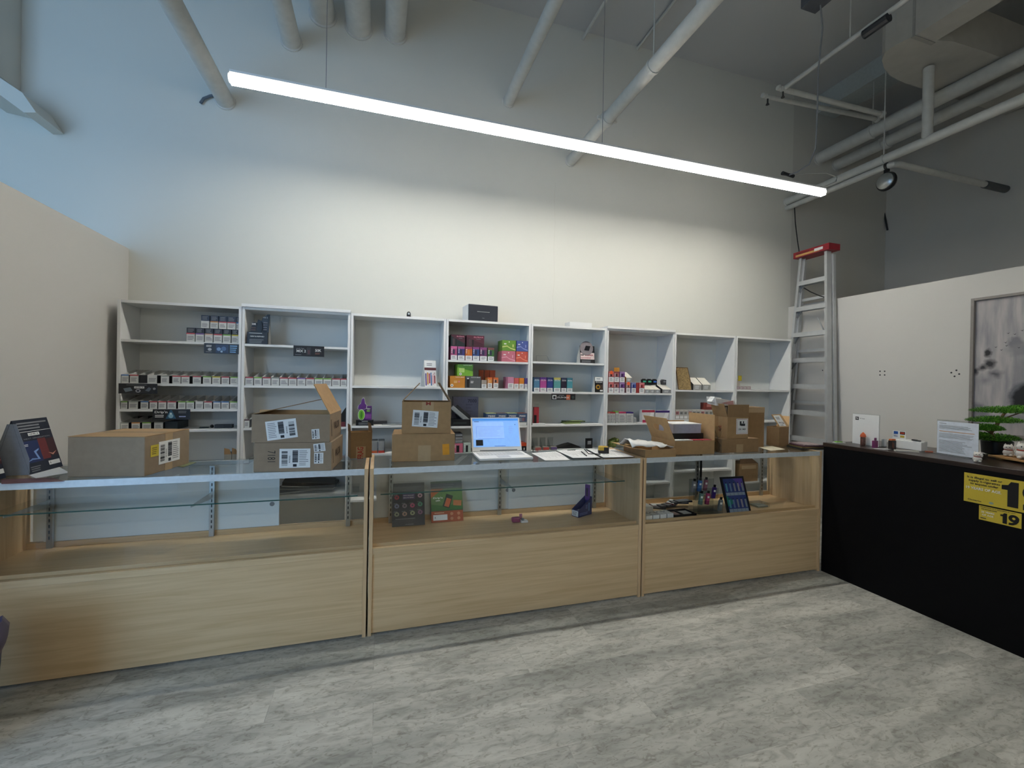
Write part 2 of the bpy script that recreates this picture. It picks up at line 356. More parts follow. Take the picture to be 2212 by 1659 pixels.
# ================================================================== PIPES
def clamp_mb(c, r, d, w=.03):
    m = MB(); c = Vector(c); d = Vector(d).normalized(); m.tube([c-d*w, c-d*w*.6, c+d*w*.6, c+d*w], [r*1.12, r*1.25, r*1.25, r*1.12], PIPE, 16); return m
def rod(x, y, z0, parent, r=.005):
    MB().tube([(x, y, z0), (x, y, CEIL)], r, PIPE, 6).build('hanger_rod', parent)
def ypipe(px, py, r, label, y0=RY0+.001, clamps=(), rods=(), group='white pipes running into the back wall', seg=20):
    e = onY(px, py, YW); z = min(e.z, CEIL-r-.01)
    t = thing('ceiling_pipe', label, 'pipe', (e.x, 0, z), 0, group)
    MB().tube([(0, y0, 0), (0, YW-.001, 0)], r, PIPE, seg).build('pipe_run', t, smooth=True)
    MB().lathe([(r*1.02, 0), (r*1.18, 0), (r*1.18, .012), (r*1.02, .012)], PIPE, seg, (0, YW-.001, 0), 'Y').build('wall_collar', t)
    for y in clamps:
        o = clamp_mb((0, y, 0), r, (0, 1, 0)).build('coupling', t, smooth=True)
        for k in (-1, 1): MB().box(min(k*r*1.75, k*r*1.1), max(k*r*1.75, k*r*1.1), y-.012, y+.012, -.014, .014, PIPE).build('bolt_lug', o)
    for y in rods:
        MB().lathe([(r*1.04, -.012), (r*1.1, -.012), (r*1.1, .012), (r*1.04, .012)], PIPE, seg, (0, y, 0), 'Y').build('hanger_ring', t)
        MB().tube([(0, y, r), (0, y, CEIL-z)], .005, PIPE, 6).build('hanger_rod', t)
    return t, e
p1 = ypipe(487, 218, .066, 'thick white pipe with a bolted coupling, left of the linear light', clamps=(3.0,))[0]
ypipe(630, 90, .075, 'white pipe entering the wall just right of the coupled one')
ypipe(698, 32, .1, 'leftmost of three fat white pipes above the light')
ypipe(775, 58, .105, 'middle of three fat white pipes with a cracked collar')
ypipe(854, 73, .09, 'rightmost of three fat white pipes above the light')
ypipe(1098, 220, .052, 'plain slim white pipe between the fat pipes and the hung one')
t7, e7 = ypipe(1232, 348, .052, 'white sprinkler pipe on hangers crossing behind the linear light', clamps=(3.42,), rods=(2.75,))
z7 = e7.z
MB().tube([(0, 2.25, 0), (0, 2.25, CEIL-z7)], .036, PIPE, 14).build('riser', t7, smooth=True)
clamp_mb((0, 1.72, 0), .056, (0, 1, 0), .05).build('tee_fitting', t7, smooth=True)
ypipe(1259, 84, .016, 'thin white conduit on the ceiling above the light', y0=2.2, seg=8)
ypipe(1377, 103, .014, 'thinnest white conduit beside the sprinkler riser', y0=2.2, seg=8)
# right-hand group
ypipe(1768, 343, .07, 'upper of two fat parallel white pipes over the right partition', rods=(3.55,))
ypipe(1806, 357, .066, 'lower of two fat parallel pipes over the right partition', clamps=(3.6,))
t9, e9 = ypipe(1699, 436, .043, 'long slim white sprinkler main passing the light end to the right', rods=(3.1,), clamps=(1.55,))
q = onX(2003, 300, e9.x); MB().tube([(0, q.y, 0), (0, q.y, 4.42-e9.z)], .04, PIPE, 14).build('riser', t9, smooth=True)
q = onX(1932, 345, e9.x)
br = thing('branch_pipe', 'grey-tipped branch pipe running right under the sprinkler main', 'pipe', (0, 0, 0))
zz = e9.z-.082
MB().tube([(e9.x, YW-.001, zz), (e9.x, q.y+.08, zz), (e9.x+.02, q.y+.02, zz), (e9.x+.08, q.y, zz), (RX1-.35, q.y, zz)], .03, PIPE, 14).build('pipe_run', br, smooth=True)
MB().tube([(RX1-.36, q.y, zz), (RX1-.001, q.y, zz)], .038, M('#55585a', .6), 14).build('insulation_sleeve', br, smooth=True)
# sprinkler drops, X direction
def xline(a, b, Y, r, label):
    A = onY(*a, Y); B = onY(*b, Y); t = thing('sprinkler_line', label, 'pipe', (A.x, Y, A.z), 0, None)
    D = B-A; MB().tube([(0, 0, 0), D], r, PIPE, 12).build('pipe_run', t, smooth=True)
    m = MB(); m.tube([(-.05, 0, 0), (-.035, 0, .0), (-.02, 0, .03)], [.02, .026, .012], PIPE, 10); m.build('end_fitting', t, smooth=True)
    m = MB(); m.tube([(.02, 0, -r), (.02, 0, -.06), (.02, 0, -.08)], [.008, .008, .018], M('#3a3b3c', .5, .5), 8).build('sprinkler_head', t)
    m = MB(); m.ball(D, r*1.5, PIPE); m.build('elbow_fitting', t, smooth=True)
    return t
xline((1688, 192), (1905, 247), 3.3, .024, 'upper white sprinkler branch with fittings over the right partition')
xline((1655, 208), (1895, 258), 3.45, .022, 'lower white sprinkler branch with a dark drooping head')
A = onY(1693, 192, 3.3); t = thing('feed_pipe', 'white pipe with black cable clamp sloping up to the duct', 'pipe', A)
B = onX(1985, 0, A.x); B.z = A.z+.02
MB().tube([(0, 0, 0), B-A+Vector((0, -.6, 0))], .02, PIPE, 12).build('pipe_run', t, smooth=True)
c = onX(1902, 50, A.x)-A; MB().tube([c+Vector((0, .12, 0)), c+Vector((0, -.06, 0))], .036, CHARCOAL, 10).build('cable_clamp', t)
d = onX(1836, 88, A.x)-A; MB().tube([(0, d.y, .02), (0, d.y, CEIL-A.z)], .005, PIPE, 6).build('hanger_rod', t)
# ductwork
DZ = 4.44
du = thing('air_duct', 'large grey rectangular air duct with rounded elbow under the ceiling', 'duct', (0, 0, 0))
_l, _r2 = onZ(1984, 72, DZ), onZ(2025, 87, DZ)
_p = [(_l.x, -1.5, DZ), (_r2.x, -1.5, DZ), (_r2.x, _r2.y, DZ)]+[onZ(x, y, DZ) for x, y in ((2060, 90), (2130, 112))]
_e = _p[-1]; _p += [(6.4, _e.y, DZ)]; _c = onZ(2010, 197, DZ); _p += [(6.4, _c.y, DZ), _c]+[onZ(x, y, DZ) for x, y in ((1955, 180), (1925, 165), (1910, 148), (1905, 130), (1912, 112), (1935, 97))]+[(_l.x, _l.y, DZ)]
MB().prism(_p, (0, 0, .36), DUCT).build('duct_trunk', du)
MB().box(_l.x-.01, _r2.x+.01, _r2.y+.02, _r2.y+.05, DZ-.006, DZ+.365, M('#9d9b96', .6)).build('seam', du)
du2 = thing('flexible_duct', 'pale round duct sloping into the top edge above the clamp', 'duct', (0, 0, 0))
MB().tube([(4.45, 1.35, 5.0), (4.3, 1.9, 4.97), (4.2, 2.4, 4.96)][::-1]+[(4.6, .9, 5.0)], .14, DUCT, 18).build('duct_run', du2, smooth=True)
struct('trim_3', MB().box(5.25, 5.55, 3.1, YW-.001, CEIL-.22, CEIL-.001, M('#b9c0bf', .8)))
struct('trim_4', MB().box(5.6, RX1-.01, 2.0, 2.35, CEIL-.16, CEIL-.001, M('#3c4044', .8)))

# cords and junction pieces
def cord(name, pts, r, label, cat, m=GREYINK):
    o = MB().tube(pts, r, m, 6).build(name, smooth=True); return tag(o, label, cat)
a = [onY(x, y, 2.75+.4*i/7) for i, (x, y) in enumerate(((1772, 8), (1777, 60), (1768, 150), (1765, 260), (1762, 320), (1748, 355), (1722, 372), (1705, 378)))]
cord('power_cord', a, .0065, 'grey power cord dropping from the ceiling box to the light end', 'cord')
a = [onY(x, y, 3.18) for x, y in ((1714, 379), (1740, 375), (1785, 374), (1808, 382), (1806, 392), (1785, 401), (1778, 404))]
cord('light_cord', a, .005, 'pale looped cord above the right end of the light', 'cord', M('#c9c9c4', .5))
o = MB().tube([onY(1690, 374, 3.17), onY(1701, 377, 3.17), onY(1714, 381, 3.17)], [.018, .014, .016], CHARCOAL, 8).build('cord_connector'); tag(o, 'small dark plug joining the two cords above the light', 'connector')
p = onY(1765, 8, 2.75)
o = MB().box(p.x-.08, p.x+.08, 2.67, 2.83, p.z, p.z+.12, M('#4b4f57', .6)).tube([(p.x, 2.75, p.z+.12), (p.x, 2.75, CEIL)], .012, METAL, 8).build('junction_box'); tag(o, 'dark grey junction box hanging at the top edge of the photo', 'electrical box')
a = [onY(x, y, YW-.1) for x, y in ((1716, 442), (1718, 480), (1722, 515), (1727, 548))]
cord('black_wire', a, .006, 'thin black wire hanging from the sprinkler main to the ladder top', 'wire', BLACK)
a = [onY(x, y, YW-.02) for x, y in ((433, 223), (440, 213), (455, 207), (470, 206))]
cord('wire_stub', a, .011, 'short dark curved wire stub poking from the wall by the pipe', 'wire', M('#5c6670', .6))
a = [onX(x, y, RX1-.02) for x, y in ((1908, 452), (1913, 475), (1917, 497))]
cord('cable_end', a, .012, 'short dark cable end hanging in the far right corner', 'cable', CHARCOAL)
p = onX(1915, 392, e9.x)
hf = thing('hanging_fixture', 'round black and silver fixture strapped under the sprinkler main', 'fixture', p)
MB().lathe([(.02, -.02), (.085, -.018), (.092, 0), (.085, .018), (.02, .02)], BLACK, 24, axis='X').build('body', hf, smooth=True)
MB().lathe([(.078, .018), (.075, .035), (.055, .055), (.02, .064)], METAL, 24, axis='X').build('dome', hf, smooth=True)
MB().lathe([(.02, -.055), (.055, -.045), (.075, -.03), (.078, -.018)], METAL, 24, axis='X').build('dome', hf, smooth=True)
MB().box(-.012, .012, -.02, .02, .08, zz-p.z-.031, BLACK).build('strap', hf); MB().lathe([(.0305, -.01), (.035, -.01), (.035, .01), (.0305, .01)], BLACK, 16, (0, 0, zz-p.z), 'Y').build('strap_loop', hf)

# ================================================================== BOOKCASES
BX, BYF, BYB, BH, BWD = -1.831, 3.888, 4.17, 2.02, .80
SH = [[1.732, 1.41, 1.218, 1.063, .74, .40], [1.732, 1.405, 1.069, .80, .527], [1.414, 1.076, .84, .45], [1.657, 1.407, 1.061, .82, .45],
      [1.668, 1.381, 1.066, .82, .45], [1.379, 1.072, .80, .45], [1.417, 1.104, .85, .557], [1.429, 1.08, .80, .40]]
ORD = ['first', 'second', 'third', 'fourth', 'fifth', 'sixth', 'seventh', 'eighth', 'ninth', 'tenth', 'eleventh', 'twelfth', 'thirteenth']
bdesc = ['leftmost tall white bookcase full of open cartons, against the left partition',
         'white bookcase with the dark hanging banner, second from the left',
         'white bookcase with the empty top bay and folded display, third from left',
         'white bookcase holding colourful cartons, standing under the black speaker',
         'white bookcase with the wide disc-topped display, fifth from left',
         'white bookcase with small coloured device boxes, sixth from left',
         'white bookcase holding a cork board and two wedge displays',
         'rightmost white bookcase, nearly empty, beside the ladder']
for i in range(8):
    b = thing('bookcase', bdesc[i], 'bookcase', (BX+BWD*i, BYF, 0), 0, 'white bookcases along the back wall')
    D = BYB-BYF
    for x in (.0015, BWD-.0215):
        MB().box(x, x+.02, 0, D, 0, BH, WHITELAM).build('side_panel', b, bevel=.001)
    MB().box(.022, BWD-.022, .001, D, BH-.02, BH, WHITELAM).build('top_panel', b)
    MB().box(.022, BWD-.022, .02, .035, 0, .08, WHITELAM).build('plinth', b)
    MB().box(.022, BWD-.022, D-.006, D, .08, BH-.021, WHITEBACK).build('back_panel', b)
    for z in SH[i]+[.098]:
        MB().box(.022, BWD-.022, .004, D-.007, z-.018, z, WHITELAM).build('shelf', b)
    if i in (1, 5):
        MB().box(.0, BWD-.0, -.012, D, BH+.0005, BH+.024, WHITELAM).build('top_board', b)

# ------------------------------------------------------------------ things on the shelves
YI = BYF+.012
def shelf_pos(px0, px1, Y=YI, y=800):
    a, b = onY(px0, y, Y).x, onY(px1, y, Y).x; i = int(((a+b)/2-BX)/BWD); lo, hi = BX+BWD*i+.0235, BX+BWD*(i+1)-.0235
    return max(a, lo), min(b, hi)
SHELFNAMES = {0: 'top shelf', 1: 'second shelf', 2: 'third shelf', 3: 'fourth shelf', 4: 'fifth shelf'}
CASES = ['leftmost bookcase', 'second bookcase', 'third bookcase', 'speaker bookcase', 'fifth bookcase', 'sixth bookcase', 'seventh bookcase', 'rightmost bookcase']

def open_carton(x0, x1, z, h, stripe, Y=YI, side='#14171c', d=.2, hb=None, lid=None, text=3, inner='#b8b6ae'):
    """white display tray: low front, walls rising to the back"""
    wd = (x1-x0)/2-.0012; hb = hb or h+.038; m = MB(); t = .0015; sm = M(side, .5) ; fm = M('#dcdcd8', .6, var=.02); im = M(inner, .7)
    if lid:
        lh = lid[1]; lm = M(lid[0], .4)
        m.box(-wd, wd, 0, d, 0, h, fm)
        m.box(-wd, wd, .004, .02, h, h+lh, lm)
        m.prism([(-wd, .02, h), (-wd, .02, h+lh), (-wd, d, h)], (2*wd, 0, 0), lm)
        f = m.face((0, .004, h), (1, 0, 0), (0, -1, 0))
        f.lines(-wd*.7, wd*.7, lh*.15, lh*.85, 3, GREYINK, seed=int(x0*999))
    else:
        m.box(-wd, wd, 0, t, 0, h, fm)
        for sx in (-wd, wd-t):
            m.prism([(sx, t, 0), (sx, d, 0), (sx, d, hb), (sx, d*.92, hb), (sx, t, h)], (t, 0, 0), fm)
            m.box(sx-(.0004 if sx < 0 else -t), sx+(0 if sx < 0 else t+.0004), t, d*.97, .001, h*.97, sm)
        m.box(-wd+t, wd-t, d-t, d, 0, hb, im); m.box(-wd+t, wd-t, t, d-t, 0, h*.55, im)
    f = m.face((0, 0, 0), (1, 0, 0), (0, -1, 0))
    if stripe: f.rect(-wd, wd, h*.86, h, M(stripe, .5))
    f.lines(-wd*.7, wd*.8, h*.18, h*.66, text, GREYINK, seed=int(abs(x0)*1000))
    f.rect(-wd, -wd+.0008, 0, h, INK); f.rect(wd-.0008, wd, 0, h, INK)
    return m
def carton(x0, x1, z, h, col, band=.36, d=.11, txt=None, top=None, art=None, tc='#e8e8e8'):
    """closed coloured carton with a white notice panel low on the front"""
    wd = (x1-x0)/2-.0010; m = MB(); cm = M(col, .45)
    m.box(-wd, wd, 0, d, 0, h, cm); f = m.face((0, 0, 0), (1, 0, 0), (0, -1, 0))
    if top: m.box(-wd, wd, 0, d, h-.0001, h+.0012, M(top, .45)); f.rect(-wd, wd, h*.84, h, M(top, .45))
    if band:
        f.rect(-wd*.97, wd*.97, .001, h*band, WHITE); f.lines(-wd*.6, wd*.7, h*band*.25, h*band*.85, 3, GREYINK, seed=int(abs(x0)*1000))
    if art: f.rect(-wd*.35, wd*.25, h*(band+.08), h*.78, M(art, .4)); f.lines(-wd*.85, -wd*.45, h*.5, h*.85, 3, M(tc, .6))
    if txt: f.text(0, h*.8, txt, h*.14, M(tc, .5), width=wd*1.5)
    return m
def put(m, name, x, y, z, label, cat, group=None, rz=0, **k):
    return tag(m.build(name, loc=(x, y, z+.0006), rz=rz, **k), label, cat, group)

CN = {'#b84a54': 'red', '#4a7ab8': 'blue', '#c8a08c': 'beige', '#7e5a9c': 'purple', '#7fae4c': 'green', '#9ea29c': 'grey', '#c9b936': 'yellow', '#c98645': 'orange', None: 'plain'}
Rd, Bl, Be, Pu, Gn, Gy, Ye, Og = '#b84a54', '#4a7ab8', '#c8a08c', '#7e5a9c', '#7fae4c', '#9ea29c', '#c9b936', '#c98645'
def row(case, shelf, where, spans, zbase, h, stripes, group, **k):
    cnt = {}
    for i, ((a, b), s) in enumerate(zip(spans, stripes)):
        kk = dict(k); x0, x1 = shelf_pos(a, b)
        m = open_carton(x0, x1, zbase, h, s, **kk)
        put(m, 'open_carton', (x0+x1)/2, YI, zbase, 'white open carton, %s band, %s from left %s' % (CN[s], ORD[i], where), 'carton', group)
U = .0
row(0, 0, 'in lower row, leftmost bookcase top', [(401,420.5),(421,440),(441,459),(460,479),(480,497.5),(499,517)], 1.732, .066, [Rd, Pu, Be, Rd, Gn, Ye], 'dark-lidded cartons, lower row', lid=('#22222c', .04))
row(0, 0, 'in upper row, leftmost bookcase top', [(432,451),(452,470),(471,488.5),(489,508),(508.5,517)], 1.732+.1072, .056, [None, Og, Rd, Rd, Bl], 'dark-lidded cartons, upper row', lid=('#283042', .044))
row(0, 1, 'above the wide black banner', [(257.5,279),(280,300),(318,340)], 1.41, .062, [Bl, Rd, None], 'open cartons on the second shelf')
row(0, 1, 'right of the gap, leftmost bookcase', [(347,366),(372,391),(391.5,410),(416,435),(438,457),(458,477),(478,496),(497,516)], 1.41, .060, [Gy, Rd, Rd, Rd, Gn, Ye, Rd, Gn], 'open cartons on the second shelf')
row(0, 2, 'on the third shelf, leftmost bookcase', [(255.5,277),(278,299.5),(304,322),(323.5,341.5),(342.5,361),(362,382),(385,402.5),(403,421),(422.5,440.5),(441,459.5),(461,478),(478.5,496.5),(497,516)], 1.218, .058, [Gn, Gy, Bl, Rd, Rd, Rd, Gn, Gn, None, Rd, Bl, Bl, Gn], 'open cartons on the third shelf')
row(0, 3, 'left of the blue tree banner', [(261,280),(285,304.5),(308,328.5),(334,354.5)], 1.063, .056, [Gy, Og, Gn, Gy], 'dark-sided cartons on the fourth shelf', d=.24, hb=.085, inner='#3a3b3f')
row(1, 1, 'in the long row, second bookcase', [(529.5+i*18.75, 548+i*18.75) for i in range(12)], 1.405, .066, [Rd, Gn, Rd, Gy, Rd, Rd, Pu, Rd, Gn, Gn, Rd, Rd], 'long row of open cartons in the second bookcase')
# other shelf goods, leftmost bookcase
p = onY(486, 800, 4.1); put(MB().box(-.13, .0, 0, .01, 0, .09, M('#8c3f38', .6)).box(-.12, -.01, -.001, 0, .01, .08, M('#a59a84', .6)), 'red_board', p.x+.12, 4.1, 1.41, 'dark red framed board behind the cartons on the second shelf', 'board')
p = onY(300, 815, 4.0); put(MB().box(-.03, .03, 0, .2, 0, .058, M('#121419', .5)), 'black_carton', onY(308.5, 815, YI+.01).x, YI+.01, 1.41, 'black carton end in the gap between open white cartons', 'carton')
x = onY(386, 900, YI+.02).x
put(MB().box(-.04, .04, 0, .2, 0, .058, M('#15252c', .45)), 'black_carton', onY(367.5, 900, YI).x, YI+.02, 1.063, 'dark teal carton right of the dark-sided open cartons', 'carton')
put(MB().box(-.03, .03, 0, .02, 0, .008, BLACK).ball((.05, .02, .012), .013, BLACK), 'black_clip', onY(440, 925, YI+.08).x, YI+.08, 1.063, 'small black clip lying mid fourth shelf, leftmost bookcase', 'clip')
put(MB().box(-.06, .06, 0, .05, 0, .028, BLACK).box(-.055, .0, -.002, 0, .004, .024, CHARCOAL), 'black_case', onY(482, 925, YI+.06).x, YI+.06, 1.063, 'small black case at the right of the fourth shelf', 'case')
x = onY(315, 860, YI-.02).x
put(MB().box(-.032, .032, 0, .0015, 0, .07, CLEAR).box(-.03, .03, -.0005, 0, .03, .065, M('#8f969c', .5)), 'price_tag', x, YI+.12, 1.218, 'grey clear tag standing behind the third-shelf cartons', 'tag')
for j, (a, b) in enumerate(((485, 501), (502, 516))):
    x0, x1 = shelf_pos(a, b); m = MB(); wd = (x1-x0)/2
    m.box(-wd, wd, 0, .15, 0, .12, M('#a4a49c', .7)); m.prism([(-wd, .0, .12), (wd, 0, .12), (wd*.4, 0, .16), (-wd, 0, .17)], (0, .002, 0), CARD)
    put(m, 'opened_box', (x0+x1)/2, YI+.02, .74, 'opened pale box low in the leftmost bookcase, %s one' % ('left', 'right')[j], 'box')
# banners hanging from shelf fronts
def banner(corners, Y, fn, label, group=None):
    """a printed card strip; corners in order top-left, top-right, bottom-left"""
    a, b, c = [onY(*q, Y) for q in corners]; wd = b.x-a.x; h = a.z-c.z
    m = MB(); tilt = b.z-a.z
    m.prism([(0, 0, -h), (wd, 0, -h), (wd, 0, 0), (0, 0, 0)], (0, .0015, 0), M('#14161c', .35))
    f = m.face((0, 0, -h), (1, 0, 0), (0, -1, 0)); fn(f, wd, h)
    return tag(m.build('shelf_banner', loc=(a.x, Y, a.z)), label, 'banner', group)
def b1(f, w, h):
    f.rect(w*.33, w*.7, h*.08, h*.9, M('#2b3d5c', .4)); f.lines(w*.06, w*.26, h*.62, h*.85, 2, WHITE); f.disc(w*.16, h*.4, h*.17, M('#b8bcc2', .5), ry=h*.14)
    f.disc(w*.42, h*.45, h*.18, M('#7d9cc4', .4)); f.disc(w*.56, h*.5, h*.22, M('#4d6b96', .4)); f.disc(w*.5, h*.22, h*.1, M('#a8c4e0', .4)); f.lines(w*.74, w*.97, h*.1, h*.9, 4, M('#7fb0e0', .4)); f.lines(w*.05, w*.28, h*.1, h*.22, 1, GREYINK)
ZF = BYF-.004
banner(((441, 741), (516, 744), (441, 763)), ZF, b1, 'dark blue banner with glowing shapes under the leftmost top shelf')
def b2(f, w, h):
    f.lines(w*.2, w*.9, h*.82, h*.9, 1, GREYINK); f.poly([(w*.12, h*.5), (w*.3, h*.62), (w*.36, h*.3), (w*.18, h*.14)], M('#6e7b86', .4)); f.rect(w*.4, w*.66, h*.52, h*.72, WHITE, .0008); f.text(w*.53, h*.62, 'LEVEL X', h*.15, INK, .0016, width=w*.22)
    f.disc(w*.5, h*.28, h*.2, M('#c3c6ca', .5), ry=h*.16); f.disc(w*.5, h*.28, h*.14, NAVY, .0011, ry=h*.1); f.poly([(w*.68, h*.3), (w*.78, h*.66), (w*.84, h*.5), (w*.78, h*.2)], M('#58626e', .4)); f.disc(w*.92, h*.5, h*.12, GREYINK)
banner(((256, 828), (340, 829), (256, 850)), ZF-.02, b2, 'wide black banner with device pictures below the second shelf, far left')
def b3(f, w, h):
    f.text(w*.22, h*.72, "Drip'n", h*.3, WHITE, width=w*.34); f.lines(w*.06, w*.36, h*.2, h*.5, 2, WHITE)
    f.poly([(w*.34, h*.1), (w*.62, h*.1), (w*.5, h*.92), (w*.46, h*.92)], M('#2c5a78', .4)); f.disc(w*.48, h*.35, h*.2, M('#8fb8cc', .4)); f.disc(w*.48, h*.58, h*.1, M('#c3dce4', .4), .001)
    f.lines(w*.68, w*.96, h*.6, h*.85, 2, GREYINK); f.lines(w*.7, w*.94, h*.2, h*.4, 1, M('#aab4e0', .4))
banner(((330, 884), (411, 884.5), (330, 907)), ZF, b3, 'navy banner with a glowing tree picture under the third shelf, leftmost bookcase')
def b4(f, w, h):
    f.text(w*.22, h*.74, 'geek bar', h*.2, GREYINK, width=w*.26); f.text(w*.25, h*.48, 'MIX 2', h*.34, WHITE, width=w*.3); f.rect(w*.43, w*.56, h*.14, h*.86, M('#33343c', .3)); f.rect(w*.46, w*.53, h*.2, h*.6, M('#5a4046', .3), .0009)
    f.text(w*.8, h*.58, '50K', h*.34, WHITE, width=w*.2); f.lines(w*.7, w*.9, h*.2, h*.38, 2, M('#8c5a50', .4)); f.lines(w*.06, w*.32, h*.1, h*.2, 1, GREYINK)
banner(((634, 746), (700.5, 749), (634, 769)), ZF, b4, 'black banner reading 50K hanging from the second bookcase top shelf')
def b5(f, w, h):
    f.rect(0, w, h*.84, h, M('#3a3136', .4)); f.rect(w*.04, w*.2, h*.1, h*.75, WHITE); f.rect(w*.07, w*.17, h*.2, h*.62, INK, .001); f.rect(w*.62, w*.78, 0, h*.8, M('#c46a48', .4)); f.text(w*.48, h*.36, 'STLTH BOX', h*.34, WHITE, .0018, width=w*.5); f.disc(w*.9, h*.4, h*.24, M('#3c4a48', .3)); f.lines(w*.3, w*.6, h*.6, h*.8, 1, GREYINK)
banner(((1191.5, 850), (1243, 852), (1191.5, 863.5)), ZF, b5, 'small black, white and orange banner under the fifth bookcase second shelf')

# display stands
def stand(name, x, y, z, w, h, d, fn, label, cat='display stand', rz=0, lean=.0, side='#c9c9c4', back=True, col='#14151a'):
    """A-frame of folded card: printed front leaning back, plain back leaning forward, bowed side wings"""
    m = MB(); t = .002; L = math.hypot(h, lean)
    m.prism([(-w/2, 0, 0), (w/2, 0, 0), (w/2, lean, h), (-w/2, lean, h)], (0, t, 0), M(col, .35))
    if back:
        m.prism([(-w/2, d, 0), (w/2, d, 0), (w/2, lean+t, h), (-w/2, lean+t, h)], (0, t, 0), M(side, .6))
        for sx in (-w/2, w/2-t):
            m.prism([(sx, t, 0), (sx, d, 0), (sx, d*.85, h*.4), (sx, lean+t+.008, h*.92), (sx, lean+t, h)], (t, 0, 0), M(side, .6))
    old = m.face((0, 0, 0), (1, 0, 0), Vector((0, -h, lean)))
    fn(old, w, L)
    return tag(m.build(name, loc=(x, y, z+.0006), rz=rz), label, cat)
def s1(f, w, h):
    f.rect(-w*.48, w*.48, h*.01, h*.35, M('#1e1c26', .4)); f.lines(-w*.42, w*.42, h*.02, h*.17, 3, GREYINK, .0012); f.text(0, h*.25, 'NEW & REFINED', h*.05, WHITE, .0016, width=w*.8); f.lines(-w*.42, w*.42, h*.33, h*.37, 1, WHITE, .0012)
    f.text(-w*.28, h*.66, '50K', h*.08, WHITE, width=w*.24); f.disc(w*.02, h*.6, w*.15, M('#050507', .2), ry=h*.2); f.lines(-w*.45, -w*.1, h*.42, h*.56, 2, M('#4a3434', .4)); f.lines(w*.18, w*.46, h*.42, h*.74, 5, M('#55555e', .4)); f.text(w*.3, h*.86, 'MIX 2', h*.07, WHITE, width=w*.26)
x0, x1 = shelf_pos(533, 579)
w_ = x1-x0; K = M('#14151a', .35); m = MB().box(-w_/2, w_/2*.9, 0, .1, 0, .095, K)
m.prism([(-w_*.42, .03, .095), (w_*.46, .03, .095), (w_*.5, .04, .245), (w_*.38, .04, .243), (w_*.14, .04, .215), (w_*.1, .04, .19), (-w_*.06, .04, .2), (-w_*.12, .04, .175), (-w_*.34, .04, .178)], (0, .003, 0), K)
m.prism([(w_*.44, .03, .0), (w_*.44, .12, .0), (w_*.48, .045, .24), (w_*.48, .04, .24)], (.002, 0, 0), M('#8c8c88', .6))
f = m.face((0, 0, 0), (1, 0, 0), (0, -1, 0)); f.lines(-w_*.4, w_*.36, .006, .04, 3, GREYINK, .001); f.text(-w_*.03, .06, 'NEW & REFINED', .012, WHITE, .0016, width=w_*.66); f.lines(-w_*.42, w_*.4, .082, .09, 1, WHITE)
f = m.face((0, .03, 0), (1, 0, 0), (0, -1, 0)); f.text(-w_*.24, .16, '50K', .02, WHITE, .002, width=w_*.2); f.disc(w_*.04, .14, w_*.12, M('#050507', .2), .002, ry=.045); f.lines(-w_*.38, -w_*.1, .105, .14, 2, M('#5a4034', .4), .0012); f.lines(w_*.2, w_*.42, .11, .185, 4, M('#60606a', .4), .0012); f.text(w_*.3, .215, 'MIX 2', .016, WHITE, .003, width=w_*.22)
put(m, 'display_stand', (x0+x1)/2, YI, 1.732, 'black stepped display card reading 50K inside the second bookcase', 'display stand')
x0, x1 = shelf_pos(916, 938)
def s2(f, w, h):
    f.rect(-w*.46, w*.46, h*.72, h*.97, WHITE); f.lines(-w*.3, w*.3, h*.78, h*.9, 2, GREYINK, .001); f.rect(-w*.5, w*.5, h*.62, h*.72, M('#5a2a30', .4))
    for i, c in enumerate(('#5a4a8c', '#c48a34', '#a8344c', '#3c6a9c', '#d0a0a8', '#8c2c34')): f.rect(-w*.45+i*w*.15, -w*.34+i*w*.15, h*.04+(i % 3)*h*.04, h*(.5+.03*(i % 2)), M(c, .4))
    f.text(w*.26, h*.46, 'ICE', h*.12, WHITE, .0016, width=w*.36)
stand('display_stand', (x0+x1)/2+.02, YI+.02, 1.414, .105, .235, .16, s2, 'folded white display with coloured bottles in the third bookcase', lean=.05, side='#dedcd6', col='#e8e6e2', rz=R(8))
def s3(f, w, h):
    f.rect(-w*.5, w*.5, 0, h*.2, M('#17171a', .4)); f.lines(-w*.4, w*.4, h*.04, h*.17, 2, GREYINK, .001); f.rect(-w*.47, w*.47, h*.22, h*.6, M('#e6d2ce', .4)); f.text(w*.12, h*.46, 'LUNA', h*.13, M('#a83a44', .4), .0014, width=w*.55); f.lines(-w*.45, w*.45, h*.25, h*.35, 2, M('#b8606a', .4), .001); f.rect(-w*.45, -w*.25, h*.44, h*.49, INK, .001)
    f.disc(-w*.05, h*.86, w*.44, M('#8c8488', .3), .004); f.poly([(-w*.22, h*.74), (w*.1, h*.72), (w*.2, h*.98), (-w*.1, h*1.0)], M('#1c1c22', .25), .008)
x0, x1 = shelf_pos(1257, 1289); stand('display_stand', (x0+x1)/2, YI+.04, 1.668, x1-x0, .175, .09, s3, 'pink and black display with a round disc on top, fifth bookcase', lean=.02)
def s4(f, w, h):
    f.rect(-w*.47, w*.47, h*.72, h*.98, WHITE); f.lines(-w*.3, w*.3, h*.8, h*.92, 2, GREYINK, .001); f.text(0, h*.64, 'STLTH BOX', h*.1, WHITE, .0016, width=w*.8); f.disc(-w*.12, h*.34, w*.26, M('#b98a2c', .4)); f.disc(-w*.1, h*.34, w*.14, BLACK, .001); f.rect(w*.15, w*.44, h*.05, h*.5, M('#4a3a34', .4)); f.rect(w*.12, w*.45, h*.06, h*.16, WHITE, .001)
x0, x1 = shelf_pos(1286, 1307); stand('display_stand', (x0+x1)/2, YI, 1.381, x1-x0, .155, .07, s4, 'black and white folded display with a yellow picture at the shelf end', lean=.01, side='#d8d6d0')

